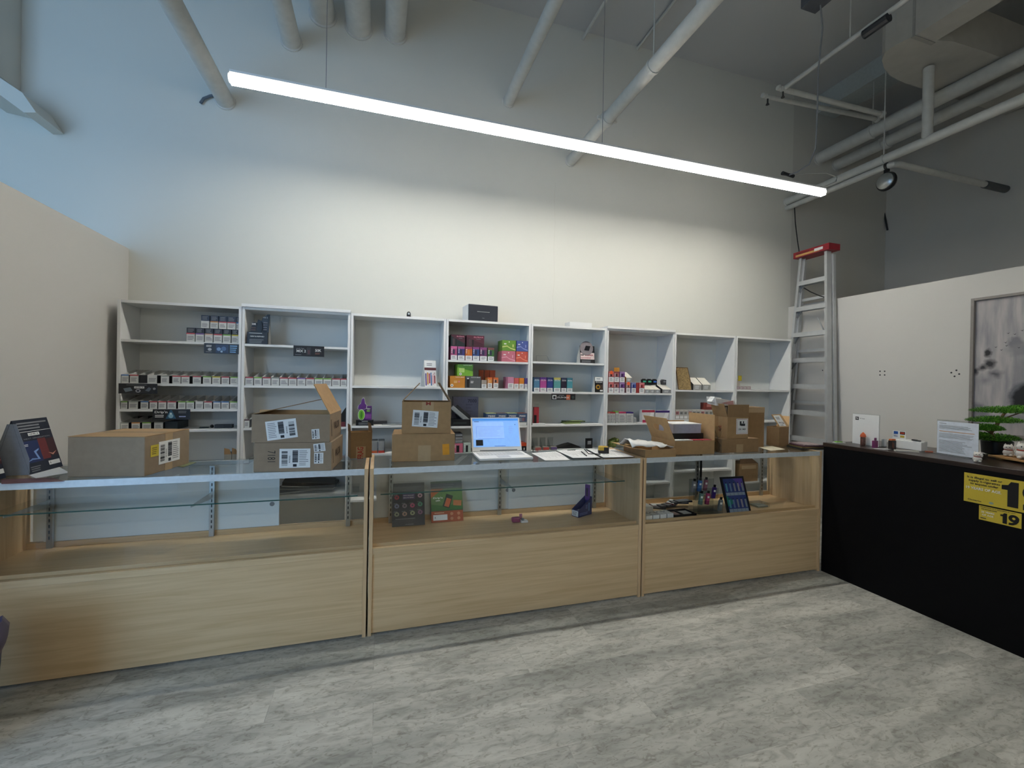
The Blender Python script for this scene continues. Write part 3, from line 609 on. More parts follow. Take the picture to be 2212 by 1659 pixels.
# second bookcase lower goods
x0, x1 = shelf_pos(527.5, 541); put(open_carton(x0, x1, 0, .066, '#4a2a34'), 'open_carton', (x0+x1)/2, YI, 1.069, 'single white carton left of the tall stacked shipping boxes', 'carton')
put(MB().prism([(-.03, 0, 0), (.03, 0, 0), (.03, 0, .16), (.01, 0, .13), (-.02, 0, .08)], (0, .06, 0), BLACK).box(-.03, .03, -.002, 0, 0, .04, M('#6a2a34', .4)), 'stepped_display', onY(738, 905, YI).x, YI, 1.069, 'black stepped display with red base behind the tall open box', 'display')
fs = thing('folder_stack', 'pile of dark plastic folders on the low shelf seen through glass', 'folders', (onY(668, 1050, 3.98).x, 3.98, .5285))
for k, (w_, r_, z_, t_) in enumerate(((.22, 4, .0, .0), (.21, -6, .012, .05), (.2, 3, .03, .08))):
    m = MB(); m.T = Matrix.Translation((0, 0, z_)) @ Matrix.Rotation(R(r_), 4, 'Z') @ Matrix.Rotation(R(-3+4*k), 4, 'Y')
    m.box(-w_, w_, -.09, .16, .016, .02, CHARCOAL).box(-w_, w_, -.09, .16, .0205, .0255, M('#9a9c98', .4)).box(-w_*.98, w_*.98, -.088, .16, .026, .03+t_*.3, BLACK)
    m.build('folder', fs)
# third bookcase
pd = thing('tester_display', 'purple and green tester display reading TRY ME', 'display', (onY(788, 905, YI).x, YI, 1.0768))
x0, x1 = shelf_pos(769, 807)
m = MB(); m.box(-(x1-x0)/2, (x1-x0)/2, 0, .06, 0, .045, BLACK); f = m.face((0, 0, 0), (1, 0, 0), (0, -1, 0)); f.text(0, .036, 'WARNING', .01, WHITE); f.lines(-.05, .05, .006, .028, 3, GREYINK); m.build('base', pd)
m = MB(); PUR = M('#5c2a78', .4); m.box(-.045, .055, .02, .023, .045, .165, PUR); f = m.face((0, .02, .045), (1, 0, 0), (0, -1, 0)); f.rect(.005, .052, .062, .108, M('#4a2a5c', .4)); f.text(.028, .094, 'TRY', .018, WHITE, .0014); f.text(.028, .077, 'ME!', .018, M('#8fe04a', .4), .0014); f.rect(.0, .05, .012, .05, M('#8a4a98', .4)); m.build('card_panel', pd)
m = MB(); f = m.face((-.022, .018, .15), (1, 0, 0), (0, -1, 0))
cone = [(-.035, -.01), (-.03, .02), (-.012, .035), (-.004, .07), (.006, .085), (.016, .07), (.022, .035), (.034, .02), (.032, -.005), (.01, -.014)]
f.poly([(a*1.12, b*1.08-.001) for a, b in cone], WHITE, .002); f.poly(cone, PUR, .004); m.build('cone_cutout', pd)
m = MB(); f = m.face((-.028, .016, .09), (1, 0, 0), (0, -1, 0)); ell = [(.024*math.cos(R(a))*(1 if abs(math.cos(R(a))) < .9 else 1), .042*math.sin(R(a))) for a in range(0, 360, 20)]
f.poly([(a*1.2, b*1.1) for a, b in ell], M('#e8f0d8', .4), .002); f.poly(ell, M('#7cc03a', .4), .004); f.poly([(a*.4, b*.7) for a, b in ell], M('#4a8c2a', .4), .005); m.build('green_cutout', pd)
put(MB().box(-.06, .06, 0, .1, 0, .022, CHARCOAL).box(-.055, .0, .01, .06, .022, .028, GREYINK), 'dark_tray', onY(816, 905, YI+.1).x+.02, YI+.1, 1.076, 'dark flat tray right of the purple tester display', 'tray')
put(MB().box(-.09, .09, -.06, .06, 0, .004, M('#6f7476', .4)).box(-.02, .02, -.02, .02, .004, .0045, M('#b0b8b4', .4)), 'grey_sheet', onY(850, 905, YI+.08).x, YI+.08, 1.076, 'grey folded sheet on the shelf behind the small open box', 'sheet', rz=R(-10))
for j, (a, b, c) in enumerate(((806, 819, '#d0643c'), (820, 834, '#c84a3c'))):
    x0, x1 = shelf_pos(a, b); m = carton(x0, x1, 0, .1, '#8a8d8e', 0, .16); m.box(-(x1-x0)/2, (x1-x0)/2, -.001, 0, 0, .02, M(c, .4)); m.box((x1-x0)/2-.003, (x1-x0)/2, -.002, 0, 0, .1, BLACK)
    put(m, 'grey_carton', (x0+x1)/2, YI, .84, 'grey carton with %s base seen between the shipping boxes' % ('orange', 'red')[j], 'carton')
# on top of third and fourth bookcases
rt = thing('wifi_camera', 'small black camera standing on the third bookcase top', 'camera', (onY(883, 672, 3.98).x, 3.98, BH+.001))
MB().lathe([(.018, 0), (.018, .03), (.016, .045), (.008, .055)], BLACK, 14).build('body', rt, smooth=True)
MB().lathe([(.009, 0), (.009, .003)], M('#c8d0d4', .2), 10, (0, -.017, .035), 'Y').build('lens', rt)
put(MB().box(-.1, .1, -.04, .06, 0, .012, WHITE).box(-.08, .05, -.02, .03, .012, .014, CHARCOAL), 'white_router', onY(915, 680, 3.99).x, 3.99, BH+.0, 'flat white router beside the small black camera', 'router')
sp = thing('loudspeaker', 'black rectangular loudspeaker with silver line on the bookcase top', 'speaker', (onY(1044, 690, 3.93).x, 3.93, BH+.001), R(5))
MB().box(-.145, .145, .008, .2, .0, .155, WHITE).build('cabinet', sp, bevel=.008)
m = MB().box(-.143, .143, 0, .012, .002, .153, M('#232833', .6)); m.build('front_grille', sp, bevel=.01)
m = MB().box(-.06, .06, -.002, .001, .086, .09, METAL).box(-.01, .01, -.001, .001, .03, .033, GREYINK); m.build('silver_trim', sp)
put(MB().box(-.12, .12, 0, .12, 0, .05, WHITE), 'white_box', onY(1255, 697, 3.93).x, 3.93, BH+.0, 'white box lying on the fifth bookcase top', 'box')
put(MB().box(-.03, .03, 0, .05, 0, .004, CARD_IN), 'card_offcut', onY(1309, 708, 3.98).x-.04, 3.98, BH+.0, 'small brown card offcut on the fifth bookcase top', 'card')

# fourth bookcase (colourful cartons)
def big(px0, px1, z, h, col, fn, label, y=YI, d=.16):
    x0, x1 = shelf_pos(px0, px1, y); m = MB(); wd = (x1-x0)/2-.001; m.box(-wd, wd, 0, d, 0, h, M(col, .4)); f = m.face((0, 0, 0), (1, 0, 0), (0, -1, 0)); fn(f, wd, h)
    return put(m, 'product_box', (x0+x1)/2, y, z, label, 'box')
def elf(t):
    def fn(f, w, h):
        f.poly([(-w, h), (-w, h*.85), (w, h*.25), (w, h*.98)], M(t, .4)); f.text(w*.35, h*.84, 'ELFBAR', h*.14, M('#d88a9c', .4), .0016, width=w*1.1); f.lines(w*.1, w*.8, h*.66, h*.72, 1, GREYINK, .001); f.rect(-w*.75, -w*.45, h*.08, h*.66, M('#4a3a40', .3), .0012); f.rect(-w*.38, -w*.2, h*.08, h*.6, M('#15161a', .3), .0012)
    return fn
zr = 1.657
names = [((973, 987), '#a8507c', '#d06a9c', 'magenta'), ((988, 1003.5), '#3c3a78', '#b05a8c', 'indigo'), ((1004.5, 1019.5), '#c8682c', '#a84a6c', 'orange'), ((1020.5, 1035), '#2c4c84', '#8c4a80', 'blue'), ((1036, 1051.5), '#6a3a64', '#8c4a7c', 'plum'), ((1053, 1067), '#3c6a38', '#7c4a4c', 'green')]
for i, ((a, b), c, t, n) in enumerate(names):
    x0, x1 = shelf_pos(a, b); put(carton(x0, x1, 0, .1215, c, .35, .14, top=t, art='#2c2c4c' if i != 2 else '#d88a3c'), 'carton', (x0+x1)/2, YI, zr, '%s carton with white notice, %s in the row under dark boxes' % (n, ORD[i]), 'carton', 'small cartons under the dark boxes')
big(973, 1003.5, zr+.1235, .105, '#1e2c30', elf('#4a2434'), 'dark green box stacked left on the small cartons')
big(1006.5, 1045, zr+.1235, .105, '#4a2434', elf('#5c2c3c'), 'dark plum box stacked right on the small cartons')
def cube(wv):
    def fn(f, w, h):
        f.rect(-w*.75, -w*.4, h*.6, h*.7, WHITE, .001); f.poly([(-w, h*.3), (-w*.3, h*.4), (w*.2, h*.2), (w, h*.05), (w, h*.16), (w*.2, h*.3), (-w*.3, h*.5), (-w, h*.42)], M(wv, .4)); f.rect(w*.5, w*.68, h*.35, h*.62, M(wv, .4)); f.disc(0, h*.84, h*.05, WHITE, .001)
    return fn
big(1084, 1113.5, zr+.1005, .099, '#6f9c3c', cube('#d8d88c'), 'green cube carton, upper left of the block of four')
big(1115, 1143, zr+.1005, .099, '#4c5c9c', cube('#8c98cc'), 'blue cube carton, upper right of the block of four')
big(1083, 1113, zr, .099, '#cc7484', cube('#e0a0b0'), 'pink cube carton, lower left of the block of four')
big(1114, 1142.5, zr, .099, '#cc5a4c', cube('#e88c74'), 'red cube carton, lower right of the block of four')
zr = 1.407
def flb(f, w, h): f.text(w*.3, h*.9, 'FLAVOUR BEAST', h*.09, WHITE, .0014, width=w*1.2); f.disc(-w*.75, h*.2, h*.12, WHITE, .001); f.disc(-w*.75, h*.2, h*.05, INK, .0016); f.lines(-w*.5, w*.1, h*.4, h*.6, 2, M('#f0d8a8', .4)); f.disc(w*.2, h*.52, h*.08, M('#d8848c', .4))
big(972.5, 1005, zr, .107, '#d08a34', flb, 'orange box at the left end of the second shelf')
def flg(f, w, h): f.text(w*.3, h*.9, 'FLAVOUR BEAST', h*.09, WHITE, .0014, width=w*1.2); f.rect(-w*.9, -w*.5, h*.05, h*.75, BLACK, .001); f.rect(-w*.8, -w*.6, h*.75, h*.85, WHITE, .001); f.lines(-w*.35, w*.1, h*.4, h*.6, 3, WHITE)
big(1006, 1039.5, zr, .107, '#585b5e', flg, 'grey box with a black device picture, second shelf')
def flv(f, w, h): f.poly([(-w, h*.75), (w, h*.4), (w, h), (-w, h)], M('#4c8034', .4)); f.rect(-w*.8, -w*.1, h*.3, h*.68, M('#b8d87c', .4), .001); f.disc(-w*.6, h*.16, h*.11, WHITE, .001); f.disc(-w*.6, h*.16, h*.04, INK, .0016); f.text(w*.3, h*.92, 'FLAVOUR BEAST', h*.08, WHITE, .0014, width=w*1.1)
big(988, 1022, zr+.1085, .104, '#7cb43c', flv, 'bright green box resting on the orange box')
for i, (a, b) in enumerate(((1035, 1045), (1047, 1057.5), (1058.5, 1070))):
    x0, x1 = shelf_pos(a, b, 4.05); put(MB().box(-(x1-x0)/2, (x1-x0)/2, 0, .02, 0, .17, M('#b4502c', .5)), 'orange_insert', (x0+x1)/2, 4.05, zr, 'orange-red upright card, %s of three at the back' % ORD[i], 'card', 'orange cards behind the small cartons')
for i, (a, b, c) in enumerate(((1040.5, 1052, '#a89c90'), (1053.5, 1064, '#d88c44'), (1066, 1077, '#c8784c'))):
    x0, x1 = shelf_pos(a, b); put(carton(x0, x1, 0, .098 if i else .075, c, .48, .1, top=('#e0743c' if i else None), art=('#e8b468', '#22222a')[i-1] if i else None), 'carton', (x0+x1)/2, YI, zr, '%s carton, %s of three middle cartons on the second shelf' % (('open beige', 'orange-topped', 'orange and black')[i], ORD[i]), 'carton')
for i, (a, b, c, n) in enumerate(((1097, 1110, '#d08ca8', 'pink'), (1110.8, 1121.2, '#cc5c5c', 'salmon red'), (1122, 1132.7, '#d4802c', 'orange'), (1133.5, 1144, '#4a3a78', 'purple'))):
    x0, x1 = shelf_pos(a, b); put(carton(x0, x1, 0, .108 if i == 0 else .1, c, .45, .16), 'carton', (x0+x1)/2, YI-(.006 if i == 0 else 0), zr, '%s carton with white notice at the right of the second shelf' % n, 'carton')
zr = 1.061
lb = thing('device_poster_box', 'large lavender box reading 7000 standing on a black base', 'box', (onY(1006, 890, 4.06).x, 4.06, zr+.0006))
m = MB().box(-.12, .12, 0, .07, .0, .26, M('#6b6c84', .5)); f = m.face((0, 0, .07), (1, 0, 0), (0, -1, 0)); f.text(.06, .15, '7000', .045, M('#3a3c52', .5), width=.085)
for i in range(4): f.lines(.0, .07, .02+i*.03, .03+i*.03, 1, M('#4c4e66', .5), seed=i)
f.disc(-.06, .03, .04, M('#2c3040', .4), ry=.05); m.build('printed_box', lb)
put(MB().box(-.13, .13, 0, .13, 0, .06, M('#0e1016', .3)).box(-.1, .02, -.001, 0, .02, .034, M('#2a3234', .3)), 'black_case', onY(1003, 915, YI+.004).x, YI+.004, zr, 'long black case under the lavender 7000 box', 'case')
dv = thing('tilted_device', 'grey tubular device leaning on the black case', 'device', (onY(995, 890, YI+.05).x, YI+.05, zr+.1))
m = MB(); m.T = Matrix.Rotation(R(40), 4, 'Y'); m.box(-.11, .09, -.02, .02, -.02, .02, M('#8b8f90', .4)); m.build('tube_body', dv, bevel=.006)
m = MB(); m.T = Matrix.Rotation(R(40), 4, 'Y'); m.box(-.08, .08, -.015, .03, .022, .05, M('#1c1f24', .4)); m.build('dark_screen', dv)
for i, (a, b, t) in enumerate(((1052, 1074.5, '#c8d08c'), (1075.2, 1097, '#6a5a58'), (1097.8, 1119.5, '#b8c48c'), (1120.2, 1142, '#8c4c3c'))):
    x0, x1 = shelf_pos(a, b); wd = (x1-x0)/2-.001; m = MB().box(-wd, wd, 0, .12, 0, .078, M('#3c567c', .4)).box(-wd, wd, .002, .12, .078, .081, M(t, .5)); f = m.face((0, 0, 0), (1, 0, 0), (0, -1, 0)); f.text(0, .054, '7000', .022, WHITE, width=wd*1.4)
    for k in range(8): f.rect(-wd*.75+k*wd*.19, -wd*.65+k*wd*.19, .006, .038, M(('#c8c4bc', '#8c94a4', '#b47064', '#7c4a44')[k//2], .5))
    put(m, 'product_box', (x0+x1)/2, YI, zr+.034, 'blue box reading 7000, %s of four in a row' % ORD[i], 'box', 'blue 7000 boxes')
    put(MB().box(-wd, wd, 0, .12, 0, .032, M('#b9bab6', .5)).box(-wd*.9, wd*.9, -.001, 0, .004, .026, WHITE), 'white_carton', (x0+x1)/2, YI, zr, 'flat white carton under the %s blue 7000 box' % ORD[i], 'carton', 'flat cartons under the blue boxes')
zr = .82
for i in range(3):
    x0, x1 = shelf_pos(984, 1003); put(MB().box(-.032, .032, 0, .14, 0, .028, (M('#8a8886', .5), M('#6f6c6c', .5), M('#3e4048', .5))[i]).box(-.03, .03, -.001, 0, .004, .02, GREYINK), 'flat_carton', (x0+x1)/2+.002, YI, zr+.087+i*.03, 'flat grey carton stacked on the pink carton, %s up' % ORD[i], 'carton', 'flat grey cartons')
for i, (a, b, c) in enumerate(((982, 1003, '#c86c84'), (1004, 1020, '#b8c8c0'))):
    x0, x1 = shelf_pos(a, b); put(carton(x0, x1, 0, .085, c, 0, .14, art='#1c1c20'), 'carton', (x0+x1)/2, YI, zr, ('pink', 'pale green')[i]+' carton with a black device picture beside the laptop', 'carton')
x0, x1 = shelf_pos(1123, 1142); wd = (x1-x0)/2
put(MB().box(-wd, wd, 0, .14, .045, .075, M('#d0502c', .4)).box(-wd, wd, .0, .14, 0, .045, BLACK).box(wd*.3, wd*.6, -.001, 0, .01, .03, WHITE), 'orange_black_box', (x0+x1)/2, YI, zr, 'orange and black box just right of the laptop screen', 'box')
# fifth bookcase
zr = 1.381
for i, (a, b, c, t, n) in enumerate(((1154, 1166.5, '#4c7c9c', '#2c3c5c', 'steel blue'), (1167.3, 1181.3, '#b44c94', '#5c3484', 'magenta'), (1182.3, 1195.2, '#2c3c80', '#28346c', 'navy'), (1196.8, 1211.8, '#5c9c9c', '#b8b060', 'teal and yellow'), (1213, 1224.5, '#241c34', '#2c3450', 'black'), (1225.3, 1237.5, '#4c94a0', '#3c7484', 'turquoise'))):
    x0, x1 = shelf_pos(a, b); put(carton(x0, x1, 0, .136, c, .27, .1, top=t, txt='STLTH'), 'carton', (x0+x1)/2, YI, zr, n+' tall carton in the row on the fifth bookcase', 'carton')
m = MB(); W_ = onY(1157, 775, YI+.05).x; m.tube([(0, 0, .0), (0, 0, .06), (.11, 0, .06), (.14, 0, .0)], .0015, GREYINK, 6); put(m, 'wire_stand', W_+.01, YI+.06, 1.668+.0, 'thin wire stand on the empty top shelf', 'stand')
zr = 1.066
put(MB().box(-.025, .025, 0, .03, 0, .165, M('#9c2c38', .4)).box(-.025, .0, -.004, 0, 0, .09, BLACK).box(-.025, .025, .0, .002, .166, .2, CLEAR), 'red_device_card', onY(1159, 890, YI+.03).x, YI+.03, zr, 'red and black device card at the left of the third shelf', 'device')
put(MB().box(-.07, .06, 0, .04, 0, .012, WHITE), 'white_stick', onY(1163, 915, YI-.002).x+.01, YI-.002, zr, 'thin white stick box lying at the shelf front', 'box')
gb = MB(); gb.T = Matrix.Rotation(R(8), 4, 'Z'); gb.box(-.12, .05, 0, .1, 0, .012, M('#6c7c44', .5)).box(-.1, .12, .02, .12, .012, .024, M('#4c5a34', .5)).box(-.05, .08, .01, .06, .0245, .03, M('#98a870', .4))
put(gb, 'green_packet', onY(1245, 910, YI+.05).x, YI+.05, zr, 'flat green packets lying on the fifth bookcase third shelf', 'packet')
zr = .82
for i in range(3):
    m = MB().box(-.03, .03, 0, .1, 0, .03, M('#8c8c84', .5)).prism([(-.03, .1, .03), (-.03, .1, .11), (-.03, .02, .03)], (.002, 0, 0), CLEAR).box(-.03, .03, .1, .102, .03, .11, CLEAR).box(-.03, .03, -.001, 0, 0, .028, M(('#a8605c', '#b84c48', '#6c5c8c')[i], .5))
    put(m, 'clear_tray', onY(1163+i*17, 960, YI).x, YI, zr, 'small clear display tray, %s from left on the low shelf' % ORD[i], 'tray', 'clear trays on the low shelf')
put(MB().prism([(-.14+.0, .06, 0), (.14, .06, 0), (.1, .06, .02), (.03, .06, .045), (-.04, .06, .03)], (0, .1, 0), BLACK), 'black_bag', onY(1235, 968, YI+.02).x, YI+.02, zr, 'low black bag on the shelf behind the tape measure', 'bag')
put(MB().box(-.035, .035, 0, .02, 0, .1, M('#17181c', .4)).box(-.02, .02, -.001, 0, .04, .075, GREYINK), 'small_sign', onY(1273, 958, YI+.03).x, YI+.03, zr, 'small black sign standing behind the tape measure', 'sign')

# sixth bookcase
zr = 1.379
def dev(px0, px1, z, c, top, art, label, g=None, orange=False, h=.105):
    x0, x1 = shelf_pos(px0, px1); m = carton(x0, x1, 0, h, c, .47, .13, top=top, art=art); f = m.face((0, 0, 0), (1, 0, 0), (0, -1, 0))
    f.rect(-(x1-x0)/2*.97, (x1-x0)/2*.97, h*.47, h*.51, M('#2a1218', .4))
    if orange: f.disc(0, h*.9, .018, M('#f06438', .4), .0015)
    put(m, 'device_carton', (x0+x1)/2, YI, z, label, 'carton', g)
cols = [('#c86464', '#cc7474', '#2a1014', True, 'coral'), ('#a86468', '#8c4c50', '#3a1c20', False, 'dusty red'), ('#6a3a80', '#9c7cac', '#2a1440', False, 'purple')]
for r_, z in ((0, zr), (1, zr+.1075)):
    for i, (a, b) in enumerate(((1315, 1326.5), (1327, 1338), (1338.8, 1350))):
        c = cols[i]; dev(a, b, z, c[0], c[1], c[2], '%s device carton, %s of three in the %s row' % (c[4], ORD[i], ('lower', 'upper')[r_]), None, c[3] and r_ == 1)
dev(1353.5, 1362.5, zr, '#b88c88', '#c89c98', '#3a1c1c', 'pale carton with orange disc, beside the purple ones', None, True)
dev(1364.5, 1374.5, zr, '#4a5c9c', '#7c84ac', '#1c2c6c', 'blue device carton near the middle of the shelf')
dev(1381.5, 1393, zr, '#c85c5c', '#cc7c80', '#5c1820', 'coral carton, last before the white wedge boxes')
x0, x1 = shelf_pos(1375.3, 1381); put(MB().box(-(x1-x0)/2, (x1-x0)/2, 0, .13, 0, .105, M('#a03838', .5)), 'red_carton', (x0+x1)/2, YI, zr, 'plain red carton edge squeezed between blue and coral cartons', 'carton')
def wedge(px0, px1, z, h, label, side='#e0e0da', extra=None, fr='#8e9194', d=.12, g=None, name='wedge_box'):
    x0, x1 = shelf_pos(px0, px1); wd = (x1-x0)/2-.0008; m = MB(); hf = h*.45
    m.prism([(-wd, 0, 0), (-wd, d, 0), (-wd, d, h), (-wd, d-.012, h), (-wd, 0, hf)], (2*wd, 0, 0), M('#dcd8cc', .6))
    f = m.face((0, 0, 0), (1, 0, 0), (0, -1, 0)); f.rect(-wd*.95, wd*.95, .002, hf*.95, M(fr, .5)); f.lines(-wd*.6, wd*.6, hf*.2, hf*.8, 3, PAPER, .0012)
    if extra: g2 = m.face((-wd, 0, 0), (0, -1, 0), (-1, 0, 0)); g2.poly([(0, 0), (0, hf), (-d+.012, h), (-d, h), (-d, 0)][::-1], M(extra, .4)); g2.lines(-d*.8, -d*.3, h*.1, h*.4, 2, GREYINK, .0014)
    return put(m, name, (x0+x1)/2, YI, z, label, 'box', g)
wedge(1353, 1366, zr+.1075, .105, 'white slanted box with orange side on the upper row', extra='#c87a2c')
x0, x1 = shelf_pos(1344, 1356); put(MB().box(-(x1-x0)/2, (x1-x0)/2, 0, .002, .0, .26, M('#c89038', .5)), 'orange_tag', (x0+x1)/2, 4.06, zr, 'orange square tag rising behind the upper row', 'tag')
for i in range(3): wedge(1394.5+i*11, 1405.3+i*11, zr, .085, 'white slanted box, %s of three side by side' % ORD[i], g='white slanted boxes', d=.13)
for i, c in enumerate(('#3fae8c', '#5cc49c', '#3c6cc4')):
    x = onY(1390.5+i*11.3, 820, YI+.11).x; m = MB().box(-.026, .026, 0, .03, 0, .055, BLACK).box(-.018, .018, -.002, .0, .025, .042, M(c, .3)).box(-.015, .015, .003, .025, .055, .062, BLACK)
    put(m, 'vape_device', x, YI+.095, zr+.086, 'black device with %s window standing on the slanted boxes' % ('green', 'mint', 'blue')[i], 'device', bevel=.004)
wedge(1432, 1451, zr, .09, 'black-sided slanted box at the right end of the shelf', extra='#1c1c20', fr='#8a8c90')
put(MB().prism([(-.022, 0, 0), (.03, 0, 0), (.036, 0, .03), (.026, 0, .05), (-.02, 0, .055), (-.03, 0, .04)], (0, .03, 0), M('#2c2c30', .3)).box(-.01, .02, -.001, 0, .024, .04, GREYINK), 'black_device', onY(1436, 818, YI+.08).x, YI+.089, zr+.0905, 'black curved device standing on the black-sided slanted box', 'device')
zr = 1.072
for i, (a, b, h, c) in enumerate(((1314, 1320, .112, '#b4685c'), (1320.4, 1326, .112, '#a83c3c'), (1326.4, 1331, .112, '#9c3434'), (1332, 1338.5, .12, '#7cae4c'), (1339, 1354.3, .112, '#b43c60'), (1355, 1370, .112, '#3c2c70'), (1371, 1376.5, .055, None))):
    x0, x1 = shelf_pos(a, b); wd = (x1-x0)/2-.0006; m = MB().box(-wd, wd, 0, .08, 0, h, M('#c5c5c0', .6)); f = m.face((0, 0, 0), (1, 0, 0), (0, -1, 0))
    if c: m.box(-wd-.0002, wd+.0002, -.0008, .06, h-.014, h+.0005, M(c, .5))
    f.lines(-wd*.8, wd*.8, h*.08, h*.75, 7, GREYINK, seed=i)
    put(m, 'small_carton', (x0+x1)/2, YI, zr, 'white printed carton, %s from left on the sixth bookcase lower shelf' % ORD[i], 'carton')
def pouch(px0, px1, h, top, label):
    x0, x1 = shelf_pos(px0, px1, YI+.02); wd = (x1-x0)/2; m = MB().prism([(-wd, 0, h), (wd, 0, h), (wd*.84, 0, 0), (-wd*.92, 0, 0)], (0, .05, 0), M('#d6d4d2', .4)); f = m.face((0, 0, 0), (1, 0, 0), (0, -1, 0))
    f.rect(-wd, wd, h*.82, h, M(top, .4)); f.rect(-wd*.9, wd*.82, 0, h*.22, M('#a82c50', .4)); f.poly([(wd*.1, h*.3), (wd*.4, h*.8), (wd*.9, h*.8), (wd*.6, h*.3)], WHITE); f.lines(-wd*.4, wd*.5, h*.3, h*.38, 1, GREYINK)
    put(m, 'pouch', (x0+x1)/2, YI+.02, zr, label, 'pouch')
pouch(1388.5, 1416, .13, '#a8344c', 'clear pouch with pink top and base, sixth bookcase'); pouch(1417.5, 1452, .125, '#38246c', 'clear pouch with purple top beside the pink one')
gp = MB()
for i in range(14): gp.ball((random.uniform(-.01, .06), random.uniform(0, .06), random.uniform(.037, .1)), random.uniform(.02, .034), M('#66702c', .6), 8, 6)
put(gp, 'green_bag', onY(1324, 960, YI+.03).x, YI+.05, .80, 'crumpled olive green bag on the low shelf behind the clipboards', 'bag')
put(MB().lathe([(.04, 0), (.045, .03), (.04, .035)], CLEAR, 14), 'clear_jar_lid', onY(1345, 968, YI+.02).x, YI+.06, .80, 'clear round lid beside the olive green bag', 'lid')
# seventh and eighth bookcases
zr = 1.417
cb = thing('cork_board', 'mottled brown cork board leaning in the seventh bookcase', 'board', (onY(1482, 842, YI+.02).x, YI+.03, zr+.001))
CORK = M('#8f7850', .9, var=.35, scale=70)
m = MB(); m.prism([(-.085, 0, 0), (.09, 0, 0), (.06, .05, .24), (-.09, .05, .24)], (0, .008, 0), CORK); m.build('cork_sheet', cb)
m = MB()
P = [(-.085, 0, 0), (.09, 0, 0), (.06, .05, .24), (-.09, .05, .24)]
for i in range(4): m.tube([P[i], P[(i+1) % 4]], .004, M('#5c4028', .6), 6)
m.build('board_edge', cb)
wedge(1498.5, 1516.5, zr, .135, 'first black and white wedge display beside the cork board', extra='#24262a', fr='#a8a8a4', d=.11, name='wedge_display')
wedge(1518, 1536, zr, .135, 'second wedge display, further from the cork board', extra='#24262a', fr='#a8a8a4', d=.11, name='wedge_display')
for i in range(9):
    a = 1461+i*9.1; x0, x1 = shelf_pos(a, a+8.6); wd = (x1-x0)/2; m = MB().box(-wd, wd, 0, .1, 0, .1, M('#c3c0ba', .6)); f = m.face((0, 0, 0), (1, 0, 0), (0, -1, 0)); f.rect(-wd*.8, wd*.8, .05, .085, M(('#b87c7c', '#9c9c98', '#a8a8a0')[i % 3], .5)); f.lines(-wd*.7, wd*.7, .055, .08, 2, INK, .001); f.rect(-wd*.8, wd*.8, .01, .035, WHITE)
    put(m, 'small_carton', (x0+x1)/2, YI, 1.104, 'small white carton, %s from left in the seventh bookcase row' % ORD[i], 'carton', 'small white cartons in the seventh bookcase')
put(MB().box(-.045, .045, 0, .08, 0, .075, M('#7c3830', .5)).box(-.03, .03, -.001, 0, .03, .06, M('#b8746c', .5)), 'red_carton', onY(1530, 880, YI+.02).x, YI+.01, 1.205, 'dark red carton sitting on the small white cartons', 'carton')
for i in range(4):
    a = 1592+i*7.8; x0, x1 = shelf_pos(a, a+7.4); wd = (x1-x0)/2; m = MB().box(-wd, wd, 0, .1, 0, .042, M('#cfc9c4', .6)); f = m.face((0, 0, 0), (1, 0, 0), (0, -1, 0)); f.rect(-wd*.8, wd*.8, .006, .034, M('#a88c90', .6)); f.lines(-wd*.7, wd*.7, .01, .03, 2, PAPER, .001)
    put(m, 'small_carton', (x0+x1)/2, YI, 1.429, 'tiny pinkish carton, %s from left in the rightmost bookcase' % ORD[i], 'carton', 'tiny cartons in the rightmost bookcase')
put(MB().box(-.06, .0, 0, .002, 0, .12, M('#d8d0c8', .6)).box(-.03, .02, -.002, 0, .1, .16, M('#c8b830', .5)), 'yellow_tag', onY(1599, 815, 4.04).x, 4.04, 1.429, 'yellow tag on a pale card behind the tiny cartons', 'tag')
put(MB().box(-.14, .1, 0, .14, 0, .004, PAPER), 'paper_sheet', onY(1665, 842, YI).x, YI+.05, 1.429, 'white sheet lying flat in the rightmost bookcase', 'paper')
ob = thing('open_carton_box', 'brown open box low in the rightmost bookcase, seen through glass', 'box', (onY(1617, 1040, YI+.0).x, YI+.0, .4006))
MB().box(-.13, .13, .0, .2, 0, .2, CARD_D).build('box_body', ob)
MB().prism([(-.13, 0, .2), (.13, 0, .2), (.02, .02, .28), (-.1, .02, .28)], (0, .003, 0), M('#5c4630', .9)).build('flap', ob)
MB().box(-.1, .1, -.001, 0, .14, .18, TAPE).build('tape', ob)
put(MB().ball((0, 0, .075), (.07, .06, .07), CLEAR).ball((.02, .02, .13), (.06, .04, .03), M('#d8dad8', .3)), 'plastic_bag', onY(1666, 1040, YI+.05).x, YI+.1, .4, 'crumpled clear bag right of the low brown box', 'bag')

